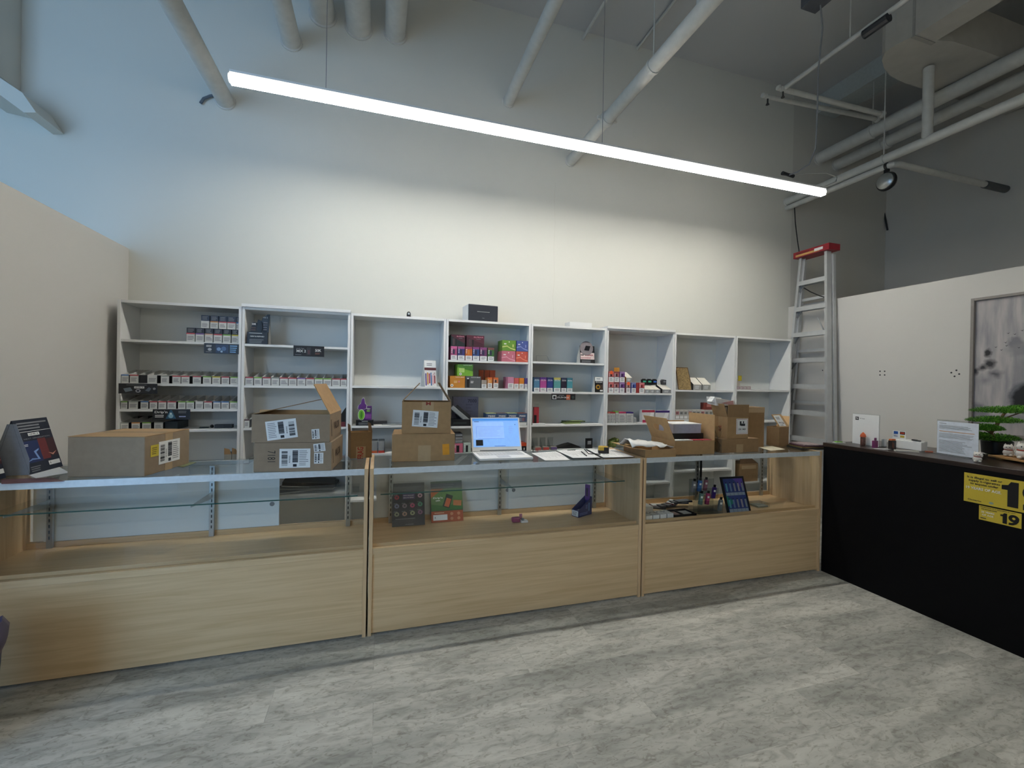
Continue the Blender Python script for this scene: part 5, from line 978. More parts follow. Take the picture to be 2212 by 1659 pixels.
# ================================================================== PICTURE ON THE RIGHT PARTITION
A = onX(2103, 646, 4.85); B = onX(2101, 890, 4.85)
PZ1, PZ0, PY1, PY0 = A.z, A.z-1.15, A.y, A.y-.85
pic = thing('framed_picture', 'large framed ink landscape with birds on the right partition', 'picture', (4.85, PY1, PZ0))
hh, ww = PZ1-PZ0, PY1-PY0
m = MB(); FRM = M('#8a8480', .4)
for a in ((0, .022, 0, hh), (ww-.022, ww, 0, hh), (.022, ww-.022, 0, .022), (.022, ww-.022, hh-.022, hh)): m.box(-.035, -.0005, -a[1], -a[0], a[2], a[3], FRM)
m.build('frame', pic, bevel=.002)
def pab(px, py): v = onX(px, py, 4.838); return (PY1-v.y, v.z-PZ0)
def ink_mat():
    """ink wash pigment: soft strokes placed in the picture's own coordinates"""
    m = bpy.data.materials.new('ink_wash'); m.use_nodes = True; nt = m.node_tree; N = nt.nodes; L = nt.links; b = N['Principled BSDF']; b.inputs['Roughness'].default_value = .5
    tc = N.new('ShaderNodeTexCoord'); n = N.new('ShaderNodeTexNoise'); n.inputs['Scale'].default_value = 6; n.inputs['Detail'].default_value = 6
    st = N.new('ShaderNodeMapping'); st.inputs['Scale'].default_value = (1, 3.2, .5); L.new(tc.outputs['Object'], st.inputs[0]); L.new(st.outputs[0], n.inputs['Vector'])
    r = N.new('ShaderNodeValToRGB'); r.color_ramp.elements[0].position = .3; r.color_ramp.elements[0].color = lin('#8e8d93'); r.color_ramp.elements[1].position = .65; r.color_ramp.elements[1].color = lin('#bdb7b6')
    L.new(n.outputs['Fac'], r.inputs[0]); col = r.outputs[0]
    w_ = N.new('ShaderNodeTexNoise'); w_.inputs['Scale'].default_value = 14; w_.inputs['Detail'].default_value = 5; L.new(tc.outputs['Object'], w_.inputs['Vector'])
    c0 = N.new('ShaderNodeVectorMath'); c0.operation = 'SUBTRACT'; c0.inputs[1].default_value = (.5, .5, .5); L.new(w_.outputs['Color'], c0.inputs[0])
    c1 = N.new('ShaderNodeVectorMath'); c1.operation = 'SCALE'; c1.inputs['Scale'].default_value = .07; L.new(c0.outputs[0], c1.inputs[0])
    c2 = N.new('ShaderNodeVectorMath'); c2.operation = 'ADD'; L.new(tc.outputs['Object'], c2.inputs[0]); L.new(c1.outputs[0], c2.inputs[1])
    for (px, py, rx, ry, soft, dark) in ((2135, 763, .034, .045, .6, '#1c1c22'), (2139, 786, .05, .05, .7, '#26262c'), (2122, 795, .04, .04, .7, '#2a2a30'), (2108, 803, .03, .035, .7, '#34343a'), (2150, 808, .06, .05, .9, '#5a5960'), (2128, 822, .07, .06, 1, '#85848a'),
                                         (2192, 742, .055, .06, .35, '#7e7d83'), (2222, 755, .16, .07, .5, '#8a898e'), (2230, 800, .13, .15, .5, '#8d8c91'), (2210, 860, .1, .14, .25, '#6a6b72'), (2222, 865, .1, .13, .22, '#15181f'), (2110, 890, .1, .09, .4, '#77767c'), (2170, 905, .3, .05, .8, '#8b8a90')):
        a, z = pab(px, py)
        mp = N.new('ShaderNodeVectorMath'); mp.operation = 'SUBTRACT'; mp.inputs[1].default_value = (0, -a, z); L.new(c2.outputs[0], mp.inputs[0])
        sc = N.new('ShaderNodeVectorMath'); sc.operation = 'MULTIPLY'; sc.inputs[1].default_value = (0, 1/rx, 1/ry); L.new(mp.outputs[0], sc.inputs[0])
        ln = N.new('ShaderNodeVectorMath'); ln.operation = 'LENGTH'; L.new(sc.outputs[0], ln.inputs[0])
        mr = N.new('ShaderNodeMapRange'); mr.inputs['From Min'].default_value = 1; mr.inputs['From Max'].default_value = max(0, 1-soft); L.new(ln.outputs['Value'], mr.inputs['Value'])
        mx = N.new('ShaderNodeMixRGB'); mx.inputs[2].default_value = lin(dark); L.new(mr.outputs[0], mx.inputs[0]); L.new(col, mx.inputs[1]); col = mx.outputs[0]
    L.new(col, b.inputs['Base Color']); return m
m = MB(); m.box(-.012, -.004, -ww+.022, -.022, .022, hh-.022, ink_mat()); f = FR(m, Vector((-.012, 0, 0)), Vector((0, -1, 0)), Vector((-1, 0, 0))); f.v = Vector((0, 0, 1))
for (a, b) in [pab(*q) for q in ((2178, 720), (2192, 722), (2208, 714), (2172, 740), (2174, 747), (2151, 750), (2163, 756), (2201, 751))]:
    f.poly([(a-.009, b+.005), (a, b), (a+.009, b+.006), (a+.001, b-.005)], M('#222226', .6), .0016)
m.build('canvas', pic)

# ================================================================== LADDER
ld = thing('step_ladder', 'tall aluminium stepladder with red top, closed against the right partition', 'ladder', (4.6, 3.75, 0))
def V(x, y, z): return Vector((x-4.6, y-3.75, z))
def beam(m, a, b, wx, wy, mat):
    a, b = Vector(a), Vector(b); m.prism([a+Vector((-wx, -wy, 0)), a+Vector((wx, -wy, 0)), a+Vector((wx, wy, 0)), a+Vector((-wx, wy, 0))], b-a, mat)
LN = (V(4.615, 3.44, 0), V(4.74, 3.61, 2.98)); LF = (V(4.615, 4.09, 0), V(4.74, 3.93, 2.98))
for (a, b) in (LN, LF):
    m = MB(); beam(m, a, b, .033, .006, ALU); sgn = 1 if a is LN[0] else -1
    beam(m, a+Vector((-.03, .012*sgn, 0)), b+Vector((-.03, .012*sgn, 0)), .003, .012, ALU); beam(m, a+Vector((.03, .012*sgn, 0)), b+Vector((.03, .012*sgn, 0)), .003, .012, ALU); m.build('front_rail', ld)
RN = (V(4.72, 3.45, 0), V(4.80, 3.6, 2.95)); RF = (V(4.72, 4.08, 0), V(4.80, 3.94, 2.95))
for (a, b) in (RN, RF):
    m = MB(); beam(m, a, b, .018, .012, ALU); m.build('rear_rail', ld)
for k in range(1, 10):
    z = .305*k*.985; t_ = z/2.98; a = LN[0].lerp(LN[1], t_); b = LF[0].lerp(LF[1], t_)
    m = MB().box(a.x-.034, a.x+.034, a.y+.008, b.y-.008, z-.004, z, ALU).box(a.x-.036, a.x-.033, a.y+.008, b.y-.008, z-.05, z, ALU).box(a.x+.033, a.x+.036, a.y+.008, b.y-.008, z-.05, z, ALU)
    for j in range(5): m.box(a.x-.03+j*.013, a.x-.026+j*.013, a.y+.009, b.y-.009, z, z+.002, ALU)
    m.build('step', ld)
    if k > 2:
        for (c, s_) in ((b, -1), ): MB().tube([(c.x+.0, c.y+.0*s_-.01, z-.12), (c.x, c.y-.09, z-.01)], .007, M('#85888b', .5, .5), 6).build('step_brace', ld)
for k in (2, 4, 6, 8):
    z = .3*k+.1; t_ = z/2.95; a = RN[0].lerp(RN[1], t_); b = RF[0].lerp(RF[1], t_); MB().box(a.x-.012, a.x+.012, a.y+.012, b.y-.012, z-.02, z+.012, ALU).build('rear_brace', ld)
RED = M('#8c1f2c', .4, var=.05)
m = MB().prism([V(4.68, 3.56, 2.985), V(4.845, 3.56, 2.985), V(4.845, 3.99, 2.985), V(4.68, 3.99, 2.985)], (0, 0, .07), RED); f = FR(m, V(4.68, 3.99, 2.985), Vector((0, -1, 0)), Vector((-1, 0, 0))); f.v = Vector((0, 0, 1))
f.rect(.03, .32, .012, .035, M('#c8a060', .4)); f.rect(.26, .36, .02, .05, WHITE, .001); f.lines(.04, .25, .036, .06, 2, M('#4c1018', .4)); m.build('top_cap', ld, bevel=.012)
MB().tube([V(4.66, 3.66, 2.25), V(4.78, 3.62, 2.0), V(4.84, 3.6, 1.5)], .008, ALU, 8).build('spreader_bar', ld)
MB().tube([V(4.70, 3.86, 2.62), V(4.70, 3.78, 2.56), V(4.7, 3.68, 2.5), V(4.7, 3.62, 2.47)], .006, BLACK, 6).build('pull_cord', ld)
for a in (LN[0], LF[0], RN[0], RF[0]):
    MB().box(a.x-.036, a.x+.036, a.y-.018, a.y+.018, 0, .05, CHARCOAL).build('foot', ld)

# ================================================================== BOXES AND THINGS ON THE GLASS COUNTERS
ZT = CH+.0006
def pose(a, b, Z=CH):
    A, B = onZ(*a, Z), onZ(*b, Z); return A, (B-A).length, math.atan2(B.y-A.y, B.x-A.x)
def shell(w_, d, h, mo, mi, t=.004, top=False):
    m = MB(); m.box(0, w_, 0, d, 0, t, mo)
    for (x0, x1, y0, y1) in ((0, w_, 0, t), (0, w_, d-t, d), (0, t, t, d-t), (w_-t, w_, t, d-t)):
        m.box(x0, x1, y0, y1, t, h, mo)
    m.box(t, w_-t, t, t+.0008, t, h-.001, mi).box(t, w_-t, d-t-.0008, d-t, t, h-.001, mi).box(t, t+.0008, t+.001, d-t-.001, t, h-.001, mi).box(w_-t-.0008, w_-t, t+.001, d-t-.001, t, h-.001, mi)
    return m
def flap(parent, hinge0, hinge1, vec, mo, mi, taper=.01):
    """cardboard flap: hinge line and the direction its free edge points"""
    a, b, v = Vector(hinge0), Vector(hinge1), Vector(vec); u = (b-a).normalized(); n = u.cross(v).normalized()*.0015
    m = MB(); m.prism([a, b, b+v-u*taper, a+v+u*taper], n, mo); m.prism([a-n*.3, b-n*.3, b+v-u*taper-n*.3, a+v+u*taper-n*.3], -n, mi); return m.build('flap', parent)
def ship_label(parent, O, u, n, w_, h, rot=0, seed=1, barside='L'):
    m = MB(); f = FR(m, Vector(O), (Vector(u).normalized()*math.cos(rot)+Vector(n).normalized().cross(Vector(u)).normalized()*math.sin(rot)), Vector(n).normalized()); f.v = f.n.cross(f.u)
    f.rect(0, w_, 0, h, PAPER, .0008)
    def g(a, b): return (a*w_, b*w_) if barside == 'L' else (w_-b*w_, w_-a*w_)
    a, b = g(.07, .26); f.bars(a, b, h*.12, h*.88, INK, 20, False, .0014, seed)
    a, b = g(.3, .36); f.text((a+b)/2, h*.45, '98 YKZAQ', h*.5*.16, INK, .0016, rot=math.pi/2)
    a, b = g(.42, .6); f.rect(a, b, h*.28, h*.92, GREYINK, .0013); f.bars(a, b, h*.3, h*.9, INK, 14, False, .0017, seed+3)
    a, b = g(.64, .94); f.lines(a, b, h*.1, h*.92, 9, GREYINK, .0013, seed, .35)
    a, b = g(.44, .56); f.rect(a, b, h*.06, h*.2, INK, .0013)
    return plabel(m.build('shipping_label', parent), 'white printed shipping label')
# large closed box at left
A, w_, rz = pose((145, 1031), (312, 1030))
bx = thing('cardboard_box', 'wide sealed brown box with a yellow sticker, left counter', 'cardboard box', (A.x, A.y, ZT), rz)
H_ = .198; D_ = .36
m = MB().box(0, w_, 0, D_, 0, H_, CARD_G); m.build('box_body', bx, bevel=.004)
m = MB().box(-.0, w_+.0, .0, D_*.497, H_+.0003, H_+.0033, CARD).box(0, w_, D_*.503, D_, H_+.0003, H_+.0033, CARD); m.build('top_flap', bx)
m = MB().box(w_*.02, w_*.995, D_*.5-.03, D_*.5+.03, H_+.0035, H_+.0045, TAPE).box(w_+.0003, w_+.0012, D_*.5-.03, D_*.5+.03, .0, H_, TAPE); m.build('tape', bx)
m = MB(); f = m.face((w_+.0012, .04, .09), (0, 1, 0), (1, 0, 0)); f.rect(0, .06, 0, .06, M('#c9b53c', .5)); f.lines(.01, .05, .01, .05, 4, M('#7c6c20', .5)); m.build('yellow_sticker', bx)
ship_label(bx, (w_+.0014, .1, .04), (0, 1, 0), (1, 0, 0), .17, .12, seed=4)
# stacked 7181 boxes
A, w_, rz = pose((547, 1021), (716, 1017))
b1_ = thing('cardboard_box', 'lower brown box marked 7181, under the open one', 'cardboard box', (A.x, A.y, ZT), rz); H_ = .158; D_ = .36
MB().box(0, w_, 0, D_, 0, H_, CARD_G).build('box_body', b1_, bevel=.003)
m = MB(); f = m.face((0, 0, 0), (1, 0, 0), (0, -1, 0)); f.text(w_*.22, H_*.52, '7181', .055, M('#2a2622', .7), rot=-math.pi/2, bold=False, width=.06)
m.build('marker_writing', b1_)
ship_label(b1_, (w_*.325, -.0003, H_*.13), (1, 0, 0), (0, -1, 0), w_*.395, H_*.66, 0, 2)
ship_label(b1_, (w_*.77, -.0003, H_*.26), (1, 0, 0), (0, -1, 0), w_*.12, H_*.38, 0, 6); ship_label(b1_, (w_*.77, -.0012, H_*.66), (1, 0, 0), (0, -1, 0), w_*.15, H_*.28, .12, 7)
m = MB(); f = m.face((w_, 0, 0), (0, 1, 0), (1, 0, 0)); f.text(D_*.5, H_*.5, 'VALOR', .06, M('#3a2c20', .7), width=.17); f.rect(D_*.1, D_*.13, H_*.2, H_*.75, M('#3a2c20', .7), rot=.3); m.build('printed_logo', b1_)
b2_ = thing('cardboard_box', 'upper brown box with open flaps, stacked on the 7181 box', 'cardboard box', (A.x-.012, A.y+.004, ZT+H_+.001), rz); H2 = .152
shell(w_+.0, D_, H2, CARD_G, CARD_D).build('box_body', b2_)
MB().box(.006, w_-.006, .1, .104, .05, H2+.018, CARD_IN).build('inner_flap', b2_)
flap(b2_, (w_, 0, H2), (w_, D_, H2), (-.10, .05, .165), CARD, CARD_IN)
flap(b2_, (0, D_, H2), (0, 0, H2), (.31, .03, .075), CARD_D, CARD, .02)
ship_label(b2_, (w_*.2, -.0003, H2*.06), (1, 0, 0), (0, -1, 0), w_*.39, H2*.68, .13, 11, 'R'); ship_label(b2_, (w_*.77, -.0003, H2*.1), (1, 0, 0), (0, -1, 0), w_*.1, H2*.36, .08, 12)
m = MB(); f = m.face((w_, 0, 0), (0, 1, 0), (1, 0, 0)); f.text(D_*.55, H2*.5, 'VALOR', .06, M('#3a2c20', .7), width=.18); f.rect(D_*.12, D_*.15, H2*.15, H2*.8, M('#2a2018', .7), rot=.25); m.build('printed_logo', b2_)
# middle pair
A, w_, rz = pose((846, 998), (982, 995)); b3_ = thing('cardboard_box', 'wide low brown box with an orange sticker, beside the laptop', 'cardboard box', (A.x, A.y, ZT), rz); H_ = .172; D_ = .27
MB().box(0, w_, 0, D_, 0, H_, CARD).build('box_body', b3_, bevel=.003)
m = MB(); m.box(w_*.41, w_*.61, -.0008, -.0001, 0, H_*.58, TAPE); m.build('tape', b3_)
m = MB(); f = m.face((0, 0, 0), (1, 0, 0), (0, -1, 0)); f.rect(w_*.8, w_*.91, H_*.22, H_*.62, M('#e09a28', .4), .001, rot=.05); m.build('orange_sticker', b3_)
p0 = A; b4_ = thing('cardboard_box', 'smaller box with raised flaps, stacked on the orange-sticker box', 'cardboard box', (A.x+.058*math.cos(rz), A.y+.012, ZT+H_+.001), rz); W4, D4, H4 = .305, .22, .20
shell(W4, D4, H4, CARD, CARD_D).build('box_body', b4_)
flap(b4_, (0, D4, H4), (0, 0, H4), (.108, 0, .118), CARD_D, CARD); flap(b4_, (W4, 0, H4), (W4, D4, H4), (-.075, 0, .122), CARD_D, CARD)
m = MB().box(W4*.4, W4*.64, -.0008, -.0001, H4*.72, H4, TAPE); m.build('tape', b4_); ship_label(b4_, (W4*.2, -.0003, H4*.23), (1, 0, 0), (0, -1, 0), W4*.52, H4*.52, -.07, 15)
m = MB(); f = m.face((0, 0, 0), (1, 0, 0), (0, -1, 0)); f.text(W4*.53, H4*.94, 'M', .03, M('#8c2c20', .5), .0015, width=.03); m.build('printed_mark', b4_)
# small FRAGILE box
A, w_, rz = pose((757, 991), (803, 988)); b5_ = thing('cardboard_box', 'small open brown box with red FRAG tape between the stacks', 'cardboard box', (A.x, A.y, ZT), rz); D5, H5 = .11, .165
shell(w_, D5, H5, CARD_D, CARD_IN).build('box_body', b5_); flap(b5_, (0, D5, H5), (0, 0, H5), (-.004, 0, .05), CARD_D, CARD_D); flap(b5_, (w_, 0, H5), (w_, D5, H5), (-.008, 0, .055), CARD_D, CARD_D)
m = MB(); f = m.face((0, 0, 0), (1, 0, 0), (0, -1, 0)); f.rect(w_*.25, w_*.7, 0, H5*.45, TAPE); f.text(w_*.47, H5*.2, 'FRAG', .05, M('#a8281c', .5), .0015, rot=math.pi/2, width=.075); m.build('fragile_tape', b5_)
# laptop
A = onZ(1036, 993, CH+.012); B = onZ(1152, 989.5, CH+.012); w_ = (B-A).length; rz = math.atan2(B.y-A.y, B.x-A.x)
lp = thing('laptop', 'open white laptop with a lit blue screen', 'laptop', (A.x, A.y, ZT), rz); DL = .265
m = MB().box(0, w_, 0, DL, .003, .018, WHITE); m.build('base', lp, bevel=.003)
m = MB()
for r_ in range(5):
    for k in range(14): m.box(w_*.06+k*w_*.063, w_*.06+k*w_*.063+w_*.056, DL*.42+r_*.026, DL*.42+r_*.026+.021, .0182, .0195, M('#d4d4d2', .5))
m.build('keyboard', lp); MB().box(w_*.36, w_*.6, .02, DL*.36, .0182, .0187, M('#c9c9c7', .4)).build('touchpad', lp)
m = MB(); m.T = Matrix.Translation((0, DL-.004, .022)) @ Matrix.Rotation(R(-22), 4, 'X'); HL = .245
m.box(0, w_, 0, .008, 0, HL, WHITE); m.build('lid', lp, bevel=.002)
scr = MB(); scr.T = m.T; SB = M('#7fadea', .3, emit=.55); f = scr.face((0, -.0003, 0), (1, 0, 0), (0, -1, 0)); f.mb = scr
f.rect(w_*.03, w_*.97, HL*.12, HL*.97, SB, .0008); f.rect(w_*.03, w_*.97, HL*.9, HL*.97, M('#4a8cd8', .3, emit=.5), .0012); f.rect(w_*.04, w_*.66, HL*.36, HL*.86, M('#8fb4ee', .3, emit=.6), .0013); f.rect(w_*.13, w_*.66, HL*.36, HL*.365, M('#5c86c8', .3, emit=.4), .0016)
f.rect(w_*.10, w_*.65, HL*.72, HL*.725, M('#5c86c8', .3, emit=.4), .0017); f.rect(w_*.10, w_*.105, HL*.4, HL*.72, M('#5c86c8', .3, emit=.4), .0017); f.lines(w_*.14, w_*.6, HL*.42, HL*.7, 7, M('#84a8e0', .3, emit=.5), .0018, 3, .3)
f.rect(w_*.08, w_*.22, HL*.16, HL*.33, M('#141a24', .3), .0017); f.lines(w_*.76, w_*.86, HL*.5, HL*.75, 4, M('#84a8e0', .3, emit=.5), .0016, 2, .3); f.lines(w_*.45, w_*.75, HL*.13, HL*.155, 1, M('#38588c', .3, emit=.3), .0016); f.rect(w_*.06, w_*.16, HL*.865, HL*.88, M('#2c4c7c', .3, emit=.3), .0017)
f.disc(w_*.9, HL*.78, .003, M('#2c4c7c', .3), .0016)
scr.build('screen', lp)
m = MB(); m.T = Matrix.Translation((0, DL-.004, .022)) @ Matrix.Rotation(R(-22), 4, 'X'); m.box(w_*.15, w_*.9, -.004, -.0005, .0, .008, GREYINK); m.build('hinge', lp)
# papers and clipboards
def sheet(name, corners, z, t, mat, label, cat, deco=None):
    P = [onZ(x, y, CH) for x, y in corners]; c = sum(P, Vector())/4; m = MB(); m.prism([(q.x-c.x, q.y-c.y, 0) for q in P], (0, 0, t), mat)
    if deco: deco(m, [q-c for q in P], t)
    return tag(m.build(name, loc=(c.x, c.y, z)), label, cat)
def txtdeco(m, P, t):
    o, u, v = P[0], P[3]-P[0], P[1]-P[0]
    for k in range(9):
        a = .12+k*.085; e = .6+.3*((k*7) % 3)/3
        q = [o+u*a+v*.12, o+u*a+v*e, o+u*(a+.02)+v*e, o+u*(a+.02)+v*.12]; m.prism([(p.x, p.y, t) for p in q], (0, 0, .0005), M('#b8b8b8', .6))
sheet('printed_page', [(1148, 979), (1178, 995), (1232, 994), (1203, 975)], ZT, .0012, PAPER, 'loose printed page between the laptop and clipboards', 'paper', txtdeco)
for i, cs in enumerate(([(1200, 975), (1237, 992), (1299, 991), (1263, 972.5)], [(1266, 972), (1303, 991), (1372, 989), (1328, 972)])):
    P = [onZ(x, y, CH) for x, y in cs]; c = sum(P, Vector())/4; cl = thing('clipboard', ('left', 'right')[i]+' black clipboard with white forms, on the middle counter', 'clipboard', (c.x, c.y, ZT+.002))
    MB().prism([(q.x-c.x, q.y-c.y, 0) for q in P], (0, 0, .003), BLACK).build('board', cl)
    Q = [(q-c)*.94 for q in P]; m = MB().prism([(q.x, q.y, .0032) for q in Q], (0, 0, .0015), PAPER); txtdeco(m, Q, .0047); m.build('form', cl)
    e = (P[2]+P[3])/2-c if False else (P[0]+P[3])/2-c; MB().box(e.x*.85-.03, e.x*.85+.03, e.y*.85-.008, e.y*.85+.008, .005, .011, METAL).build('clip', cl)
a, b = onZ(1256, 979, CH), onZ(1267, 988, CH); o = MB().tube([(a.x, a.y, ZT+.011), (b.x, b.y, ZT+.011)], .004, M('#2c2c34', .3), 8).build('pen'); tag(o, 'dark pen lying across the left clipboard', 'pen')
a = onZ(1303, 981, CH); tm = thing('tape_measure', 'yellow and black tape measure with a black strap, on the clipboards', 'tape measure', (a.x, a.y, ZT+.0075), R(-20))
MB().box(-.035, .035, -.025, .025, .0, .05, M('#c8a43c', .4)).build('case', tm, bevel=.008); MB().box(-.037, .037, -.027, .015, .0, .022, BLACK).box(-.0, .037, -.026, -.02, .02, .045, BLACK).build('rubber_grip', tm, bevel=.004)
P = [onZ(x, y, CH)-a for x, y in ((1297, 985), (1287, 984), (1272, 984), (1268, 980), (1262, 974))]; MB().tube([(q.x*math.cos(R(20))-q.y*math.sin(R(20)), q.x*math.sin(R(20))+q.y*math.cos(R(20)), .004) for q in P], .003, BLACK, 6).build('strap', tm)
# flat tray box with bag
A, w_, rz = pose((1394, 989), (1460, 987)); tb = thing('cardboard_tray', 'shallow open brown box holding a folded white bag', 'cardboard box', (A.x, A.y, ZT), rz); H6, D6 = .055, .3
shell(w_, D6, H6, CARD, CARD_IN).build('box_body', tb); flap(tb, (0, D6, H6), (0, 0, H6), (-.10, .02, .012), CARD_IN, CARD_IN)
A_ = tb.location
m = MB(); rr = random.Random(3); nx, ny = 12, 7; vs = []
for j in range(ny+1):
    for i in range(nx+1):
        u, v = i/nx, j/ny; vs.append((-.09+u*.33, .02+v*.2, H6+.004+.05*(1-u)**.6*math.sin(math.pi*min(1, v+.08))*1.0+rr.uniform(-.004, .006)+.012*abs(math.sin(u*9+v*3))))
fs = [(j*(nx+1)+i, j*(nx+1)+i+1, (j+1)*(nx+1)+i+1, (j+1)*(nx+1)+i) for j in range(ny) for i in range(nx)]
m.add(vs, fs, M('#e2e1de', .45)); o = m.build('white_bag', smooth=True, loc=(A.x, A.y, ZT), rz=rz); tag(o, 'folded translucent white bag lying over the shallow box', 'bag'); so = o.modifiers.new('solid', 'SOLIDIFY'); so.thickness = .004
# box with handle-hole flap, shoe boxes inside
A, w_, rz = pose((1457, 983), (1543, 980.5)); hb = thing('cardboard_box', 'open brown box with a handle-hole flap, holding shoe boxes', 'cardboard box', (A.x, A.y+.0, ZT), rz); H7, D7 = .10, .30
shell(w_, D7, H7, CARD, CARD_IN).build('box_body', hb)
a, b = Vector((-.0, D7, H7)), Vector((-.0, 0, H7)); v = Vector((-.075, .0, .165)); u = (b-a); Lh = u.length
m = MB()
# flap frame around an oblong hole
def fp(s_, t_): return a+u*s_+v*t_
for (s0, s1, t0, t1) in ((0, 1, 0, .38), (0, 1, .66, 1), (0, .3, .38, .66), (.72, 1, .38, .66)):
    m.prism([fp(s0, t0), fp(s1, t0), fp(s1, t1), fp(s0, t1)], (.003, 0, .001), CARD_IN)
for k in (0, 1):
    m.prism([fp(.3 if k == 0 else .72, .38), fp(.35 if k == 0 else .67, .38), fp(.3 if k == 0 else .72, .47)], (.003, 0, .001), CARD_IN); m.prism([fp(.3 if k == 0 else .72, .66), fp(.35 if k == 0 else .67, .66), fp(.3 if k == 0 else .72, .57)], (.003, 0, .001), CARD_IN)
plabel(m.build('handle_flap', hb), 'flap with an oblong hand hole')
flap(hb, (w_, .0, H7), (w_, D7, H7), (.0, .0, .19), CARD, CARD_IN, .002)
flap(hb, (w_, D7, H7), (0, D7, H7), (0, .05, .12), CARD_D, CARD, .01)
c_, s_ = math.cos(rz), math.sin(rz)
def inb(x, y, z): return (A.x+x*c_-y*s_, A.y+x*s_+y*c_, ZT+z)
o = MB().box(0, w_*.86, 0, .17, 0, .085, BLACK).build('black_shoe_box', loc=inb(.02, .09, .06), rz=rz); tag(o, 'black box inside the handle-hole carton', 'box')
o = MB().box(-.004, w_*.7, -.004, .18, .0, .066, M('#a0a3b4', .4)).box(-.006, w_*.71, -.006, .184, .0665, .072, PAPER).build('lavender_box', loc=inb(.05, .09, .1457), rz=rz); tag(o, 'pale lavender box with white lid on the black box', 'box')
for i in range(4):
    c = (PAPER, M('#c8c8c4', .5), M('#a83440', .5), M('#b84c50', .5))[i]
    o = MB().box(0, w_*.21, 0, .06, 0, .1, c).box(.004, w_*.2, -.0006, 0, .082, .096, GREYINK).build('slim_carton', loc=inb(.012+i*(w_*.235), .012, .0045), rz=rz); tag(o, ('first white', 'second white', 'left red', 'right red')[i]+' slim carton packed at the front of the handle-hole box', 'carton')
# plastic wrap
m = MB(); rr = random.Random(5); vs = []; nx, ny = 6, 10
for j in range(ny+1):
    for i in range(nx+1):
        vs.append((-.04+.08*i/nx+rr.uniform(-.01, .01), .02*math.sin(i*1.7+j)+rr.uniform(-.01, .01), .2*j/ny))
fs = [(j*(nx+1)+i, j*(nx+1)+i+1, (j+1)*(nx+1)+i+1, (j+1)*(nx+1)+i) for j in range(ny) for i in range(nx)]
p = onZ(1550, 979, CH); m.add(vs, fs, CLEAR); o = m.build('plastic_wrap', loc=(p.x, p.y+.02, ZT)); tag(o, 'crumpled clear wrap stuffed between two brown boxes', 'plastic wrap'); so = o.modifiers.new('solid', 'SOLIDIFY'); so.thickness = .001
# UN 3481 pair, taller one behind
A, w_, rz = pose((1559, 979), (1640, 976)); u1 = thing('cardboard_box', 'low brown box underneath the UN 3481 box', 'cardboard box', (A.x, A.y, ZT), rz); H8 = .105; D8 = .26
MB().box(0, w_*.98, 0, D8, 0, H8, CARD_D).build('box_body', u1, bevel=.003); MB().box(w_*.38, w_*.56, -.0008, -.0001, 0, H8*.6, TAPE).build('tape', u1)
r2 = rz+R(24); LU = Vector((A.x+.055, A.y-.005, ZT+H8+.001)); W9, D9, H9 = .205, .14, .165
u2 = thing('cardboard_box', 'open brown box with a UN 3481 battery label', 'cardboard box', LU+Vector((.0, .012, 0)), rz+R(2))
shell(W9, D9, H9, CARD, CARD_IN).build('box_body', u2)
flap(u2, (0, 0, H9), (W9, 0, H9), (0, -.004, .095), CARD_D, CARD, .0); flap(u2, (0, D9, H9), (0, .0, H9), (-.035, 0, .1), CARD, CARD, .004); flap(u2, (W9, D9, H9), (0, D9, H9), (0, .01, .09), CARD, CARD, .0)
m = MB(); f = m.face((0, 0, 0), (1, 0, 0), (0, -1, 0)); f.rect(W9*.42, W9*.98, H9*.2, H9*.92, PAPER, .001)
a0, a1, b0, b1_v = W9*.45, W9*.95, H9*.235, H9*.885; RDm = M('#a83c48', .5)
for q in ((a0, a1, b0, b0+.002), (a0, a1, b1_v-.002, b1_v), (a0, a0+.002, b0, b1_v), (a1-.002, a1, b0, b1_v)): f.rect(*q, RDm, .0014)
f.text(W9*.7, H9*.42, 'UN 3481', .022, INK, .0018, width=W9*.36); f.rect(W9*.58, W9*.66, H9*.6, H9*.8, INK, .0016); f.rect(W9*.64, W9*.84, H9*.58, H9*.69, INK, .0016); f.disc(W9*.76, H9*.75, .006, INK, .0016, 8, .01); f.rect(W9*.5, W9*.9, H9*.3, H9*.31, GREYINK, .0016)
plabel(m.build('battery_label', u2), 'white battery warning label reading UN 3481')
m = MB().box(-.0008, -.0001, .05, .09, 0, H9, TAPE); f = FR(m, Vector((-.0009, .0, 0)), Vector((0, -1, 0)), Vector((-1, 0, 0))); f.v = Vector((0, 0, 1)); f.text(-.07, H9*.45, 'ILE', .035, M('#8c2c20', .5), .0012, rot=math.pi/2); m.build('fragile_tape', u2)
pb_ = MB(); rr = random.Random(9)
pb_.prism([(-.02, 0, 0), (.17, 0, 0), (.15, 0, .035), (.05, 0, .05), (-.03, 0, .055)], (0, .1, .01), M('#e0dcd8', .5)); pb_.prism([(.02, -.005, .02), (.14, -.005, .0), (.13, -.005, .04)], (0, .003, 0), M('#c89a98', .5)); pb_.prism([(-.05, .02, .03), (.02, .02, .0), (.04, .02, .06), (-.02, .02, .068)], (0, .05, 0), WHITE)
o = pb_.build('crumpled_papers', loc=(u2.location.x-.03, u2.location.y+.06, ZT+H8+H9+.085), rz=rz); tag(o, 'crumpled white papers poking out of the UN 3481 box', 'papers')
o = MB().box(0, W9-.03, 0, .09, 0, H9+.08-.012, M('#8c8478', .7)).build('inner_contents', loc=(u2.location.x+.012, u2.location.y+.025, ZT+H8+.006), rz=rz+R(2)); tag(o, 'grey packed contents inside the UN 3481 box', 'packaging')
